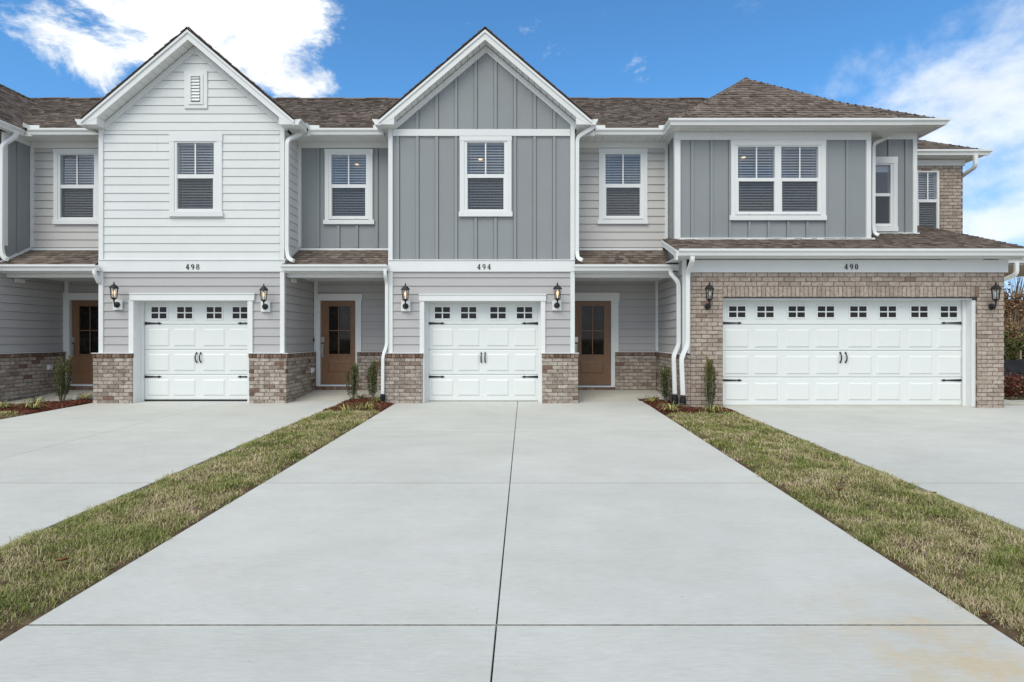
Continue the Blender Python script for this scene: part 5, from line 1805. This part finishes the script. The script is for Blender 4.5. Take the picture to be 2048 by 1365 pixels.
hz_mid = bed('dark red mulch bed between the 498 and 494 driveways', [(-3.86, 10.9), (-2.71, 10.8), (-2.71, 11.94), (-2.9, 12.0), (-2.9, 12.76), (-3.83, 12.76), (-3.86, 12.3)], 2200)
hz_rgt = bed('dark red mulch bed between the 494 walk and the 490 brick pier', [(2.53, 10.45), (3.94, 10.35), (3.98, 11.28), (3.10, 11.30), (3.10, 12.76), (2.48, 12.76), (2.50, 12.3)], 2600)
hz_lft = bed('dark red mulch bed left of the 498 garage pier', [(-11.4, 10.45), (-9.07, 10.45), (-9.07, 12.28), (-9.02, 12.5), (-9.60, 12.5), (-9.72, 12.32), (-10.2, 11.90), (-10.8, 11.5), (-11.4, 11.3)], 2600)


def pencil_holly(label, x, y, z, hgt, wid, seed, stems=9, bare=.16):
    r = random.Random(seed)
    t = thing('upright_shrub', label, 'shrub', (x, y, z), 'narrow upright hollies in the mulch beds')
    sm = MB(); lf = MB()
    for k in range(stems):
        a = r.uniform(0, 2 * math.pi); q = wid * .5 * math.sqrt(r.uniform(.05, 1))
        hk = hgt * (r.uniform(.72, 1.0) if k else 1.0)
        x1, y1 = x + q * math.cos(a), y + q * math.sin(a)
        pts = [(x + .25 * (x1 - x) + r.uniform(-.01, .01), y + .25 * (y1 - y), z - .02), (x + .85 * (x1 - x), y + .85 * (y1 - y), z + hk * .35),
               (x1, y1, z + hk * .7), (x1 + r.uniform(-.03, .03), y1, z + hk)]
        sm.tube(pts, [.008, .006, .004, .002], 5)
        for i in range(int(250 * hk)):
            f = bare + (1 - bare) * r.random() ** .85
            f3 = f * 3; j = min(2, int(f3))
            c = Vector(pts[j]).lerp(Vector(pts[j + 1]), f3 - j)
            tw = r.uniform(0, 2 * math.pi)
            sp = r.uniform(.006, .040) * (1.2 - .8 * f)
            c += Vector((math.cos(tw) * sp, math.sin(tw) * sp, r.uniform(-.02, .02)))
            L, w = r.uniform(.022, .038), r.uniform(.008, .012)
            d = Vector((math.cos(tw) * .7, math.sin(tw) * .7, r.uniform(.3, 1.1))).normalized() * L
            s = d.cross(Vector((r.uniform(-1, 1), r.uniform(-1, 1), .3))).normalized() * w
            lf.add([c, c + d * .5 + s, c + d, c + d * .5 - s], [(0, 1, 2, 3)])
    sm.build('stems', 'stem_grey', t)
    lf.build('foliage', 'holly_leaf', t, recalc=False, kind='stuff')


def on(px, py, hz=None):
    """ground point below a photo pixel"""
    D = 1150 * (H + DOOR * SL) / (py - PY + F * SL)
    return X_(px, D), D


for lab, px, py, top, wid, sd, st in (
        ('bushy upright holly beside the far left porch wall', 122, 803, 713, .36, 1, 13),
        ('upright holly in front of the 498 door brick, left of a pair', 705, 801, 729, .25, 2, 10),
        ('slim upright holly against the white downspout, right of a pair', 746, 804, 723, .24, 3, 9),
        ('upright holly with yellowed tip beside the twin downspouts', 1333, 806, 733, .22, 4, 9),
        ('tall sparse upright holly in front of the 490 brick pier', 1418, 818, 716, .28, 5, 9)):
    x, y = on(px, py)
    hzf = hz_lft if px < 400 else hz_mid if px < 1000 else hz_rgt
    z = hzf(x, y)
    pencil_holly(lab, x, y, z, Z_(top, y) - z, wid, sd, st)


def liriope(label, px, py, r0, seed, n=46):
    r = random.Random(seed)
    x, y = on(px, py)
    hzf = hz_lft if px < 400 else hz_mid if px < 1000 else hz_rgt
    z = hzf(x, y) - .01
    mb = MB()
    for k in range(n):
        a = r.uniform(0, 2 * math.pi); L = r0 * r.uniform(.7, 1.25); lift = r.uniform(.35, 1.1)
        d = Vector((math.cos(a), math.sin(a), 0)); s = Vector((-d.y, d.x, 0)) * r.uniform(.005, .009)
        c = Vector((x, y, z)) + d * .02
        p = [c, c + d * L * .4 + Vector((0, 0, L * lift * .55)), c + d * L * .75 + Vector((0, 0, L * lift * .55)), c + d * L + Vector((0, 0, L * lift * .22))]
        mb.add([p[0] - s, p[0] + s, p[1] - s, p[1] + s, p[2] - s * .8, p[2] + s * .8, p[3]], [(0, 1, 3, 2), (2, 3, 5, 4), (4, 5, 6)])
    mb.build('grass_clump', 'liriope_green', recalc=False, label=label, category='plant', group='variegated grassy clumps in the mulch beds')


for i, (lab, px, py, r0) in enumerate((
        ('green-yellow grassy clump cut by the left edge of the photo', 6, 821, .22),
        ('low grassy clump at the back edge of the left bed', 75, 808, .24),
        ('bright yellow grassy clump at the front of the left bed', 66, 822, .26),
        ('yellow-green grassy clump at the 498 garage pier foot', 170, 803, .22),
        ('large grassy clump at the left tip of the middle bed', 690, 823, .26),
        ('grassy clump behind the paired hollies in the middle bed', 721, 800, .18),
        ('grassy clump at the foot of the 494 left brick pier', 757, 806, .18),
        ('grassy clump at the front of the middle bed near the 494 driveway', 731, 822, .24),
        ('small sparse grassy clump at the back tip of the right bed', 1303, 806, .2),
        ('yellow grassy clump in the middle of the right bed', 1343, 826, .26),
        ('yellow-green grassy clump at the foot of the tall sparse holly', 1424, 829, .28))):
    liriope(lab, px, py, r0, 100 + i)


def cleanout(label, px, py):
    x, y = on(px, py)
    hzf = hz_lft if px < 400 else hz_rgt
    z = hzf(x, y)
    t = thing('cleanout_cap', label, 'pipe cap', (x, y, z))
    MB().lathe((x, y, z), [(.075, -.03), (.075, .055), (.07, .06)], 12).build('pipe', 'cleanout_white', t)
    MB().lathe((x, y, z + .06), [(.085, 0), (.085, .02), (.03, .022), (.028, .045)], 12).build('cap', 'cleanout_white', t)


cleanout('white drain cap in the mulch beside the 498 garage pier', 152, 801)
cleanout('white drain cap behind the yellowed holly in the right bed', 1325, 802)


# ------------------------------------------------------------------ far right: bank, fence and brush
def bank():
    mb = MB(); nx, ny = 16, 14
    vs = []
    for j in range(ny + 1):
        for i in range(nx + 1):
            x = 11.3 + i * 1.8; y = 15.2 + j * 1.6
            s = max(0, min(1, (y - 15.6) / 11)); s = s * s * (3 - 2 * s)
            z = -.06 + 3.1 * s + .18 * math.sin(x * 1.1 + y) * s + (.1 * math.sin(3 * x) * s)
            e = min(1, i / 2, (nx - i) / 2); z = -.13 + (z + .13) * e
            vs.append((x, y, z))
    fs = [(j * (nx + 1) + i, j * (nx + 1) + i + 1, (j + 1) * (nx + 1) + i + 1, (j + 1) * (nx + 1) + i) for j in range(ny) for i in range(nx)]
    mb.add(vs, fs).build('bank', 'straw', recalc=False, kind='structure', label='straw covered earth bank beyond the end house')


bank()


def bush(name, label, cat, x, y, z, rx, ry, rz, mat, n, seed, L=.07, group=None, twigs=14):
    r = random.Random(seed)
    t = thing(name, label, cat, (x, y, z), group)
    tw = MB(); lf = MB()
    for k in range(twigs):
        a = r.uniform(0, 2 * math.pi); e = r.uniform(.25, 1.3)
        end = Vector((x + rx * math.cos(a) * math.cos(e), y + ry * math.sin(a) * math.cos(e), z + rz * (.25 + .75 * math.sin(e))))
        mid = Vector((x, y, z)).lerp(end, .5) + Vector((r.uniform(-.1, .1), r.uniform(-.1, .1), .08))
        tw.tube([(x + r.uniform(-.08, .08), y, z - .05), mid, end], [.018, .011, .004], 5)
    cl = [(r.uniform(0, 2 * math.pi), r.uniform(.1, 1), r.random() ** .5) for _ in range(26)]
    for k in range(n):
        a, e, q = r.choice(cl)
        c = Vector((x + rx * q * math.cos(a) * math.cos(e), y + ry * q * math.sin(a) * math.cos(e), z + rz * (.12 + .88 * q * math.sin(e))))
        c += Vector((r.gauss(0, .13) * rx, r.gauss(0, .13) * ry, r.gauss(0, .11) * rz))
        if c.z < z: c.z = z + r.random() * .1
        d = Vector((r.gauss(0, 1), r.gauss(0, 1), r.gauss(0, .8))).normalized() * L * r.uniform(.6, 1.3)
        s = d.cross(Vector((r.gauss(0, 1), r.gauss(0, 1), 1))).normalized() * L * .3
        lf.add([c, c + d * .5 + s, c + d, c + d * .5 - s], [(0, 1, 2, 3)])
    tw.build('branches', 'stem_grey', t)
    lf.build('foliage', mat, t, recalc=False, kind='stuff')


bush('red_shrub', 'low red-leaved shrub at the corner past the 490 garage', 'shrub', 11.55, 13.35, -.02, .75, .5, .62, 'red_leaf', 2600, 1, .06)
bush('dry_bush', 'brown dry brush on the bank beyond the end house', 'bush', 15.9, 18.6, .95, 1.4, .9, 1.45, 'dry_leaf', 2600, 2, .10, twigs=30)
bush('dry_bush', 'tan dry brush higher up the bank behind the brown brush', 'bush', 19.2, 22.4, 2.1, 1.6, 1.2, 1.3, 'dry_leaf', 1800, 3, .12, twigs=30)
bush('green_bush', 'green weedy bush on the bank behind the silt fence', 'bush', 14.4, 17.0, .12, 1.25, .7, 1.75, 'green_leaf', 4200, 4, .09)
bush('bare_tree', 'bare tree with few dark leaves behind the end house', 'tree', 20.1, 23.6, 2.3, 1.6, 1.4, 2.5, 'dry_leaf', 500, 5, .13, twigs=46)


def silt_fence():
    t = thing('silt_fence', 'low black silt fence at the foot of the straw bank', 'fence', (13.2, 15.4, 0))
    xs_ = [11.2, 12.2, 13.3, 14.2, 15.6, 17.2]
    for a, b in zip(xs_, xs_[1:]):
        q = []
        for i in range(7):
            f = i / 6; q.append((a + (b - a) * f, 15.35 + .05 * math.sin(f * math.pi) , .80 - .06 * math.sin(f * math.pi)))
        vs = [(x, y, .30) for x, y, z in q] + q
        vs2 = [(x, y + .006, z) for x, y, z in vs]
        n = 7
        m = MB()
        m.hull([vs[i] for i in range(n)] + [vs[2 * n - 1 - i] for i in range(n)], [vs2[i] for i in range(n)] + [vs2[2 * n - 1 - i] for i in range(n)])
        m.build('fabric', 'silt_fabric', t)
    for x in xs_:
        MB().box(x - .02, x + .02, 15.42, 15.46, -.1, 1.02).build('stake', 'stake_wood', t)


silt_fence()


bush('dry_bush', 'tan dry brush on the right slope of the straw bank', 'bush', 19.8, 18.8, .8, 1.5, 1.1, 1.3, 'dry_leaf', 1500, 6, .11, twigs=24)
bush('green_bush', 'green weedy bush farther right along the silt fence', 'bush', 17.4, 17.0, .1, 1.3, .8, 1.3, 'green_leaf', 1800, 7, .09)


# ------------------------------------------------------------------ a few fallen leaves
def dead_leaf(label, x, y, z, size, rot, seed):
    r = random.Random(seed)
    n = 10
    rim = []
    for i in range(n):
        a = 2 * math.pi * i / n
        q = size * (.62 + .38 * abs(math.cos(a))) * (1.0 if i % 2 else .72)
        u, v = q * math.cos(a), q * .75 * math.sin(a)
        rim.append((x + u * math.cos(rot) - v * math.sin(rot), y + u * math.sin(rot) + v * math.cos(rot), z + .012 + .35 * abs(v) + r.uniform(-.003, .006)))
    c = (x, y, z + .006)
    vs = [c] + rim + [(a, b, h - .0015) for a, b, h in [c] + rim]
    m = n + 1
    fs = [(0, 1 + i, 1 + (i + 1) % n) for i in range(n)] + [(m, m + 1 + (i + 1) % n, m + 1 + i) for i in range(n)]
    fs += [(1 + i, m + 1 + i, m + 1 + (i + 1) % n, 1 + (i + 1) % n) for i in range(n)]
    MB().add(vs, fs).build('dead_leaf', 'leaf_rust', recalc=False, label=label, category='leaf', group='fallen leaves on the lawns')


n = NT('leaf_rust'); n.set(n.ramp(n.noise(30, 4), [(.3, (.09, .035, .018)), (.7, (.20, .085, .04))]), .7, spec=.2)
for i, (lab, px, py, sz) in enumerate((
        ('rusty fallen leaf at the driveway edge by the near cross joint', 1971, 1236, .030),
        ('curled brown leaf at the far edge of the right grass strip', 1868, 1000, .045),
        ('reddish brown leaf in the middle of the right grass strip', 1677, 992, .045),
        ('brown leaf lying in the left grass strip near the photo edge', 125, 1140, .045))):
    x, y = on(px, py)
    dead_leaf(lab, x, y, gz(y) + (.012 if i == 0 else .055), sz, i * 1.3, i)
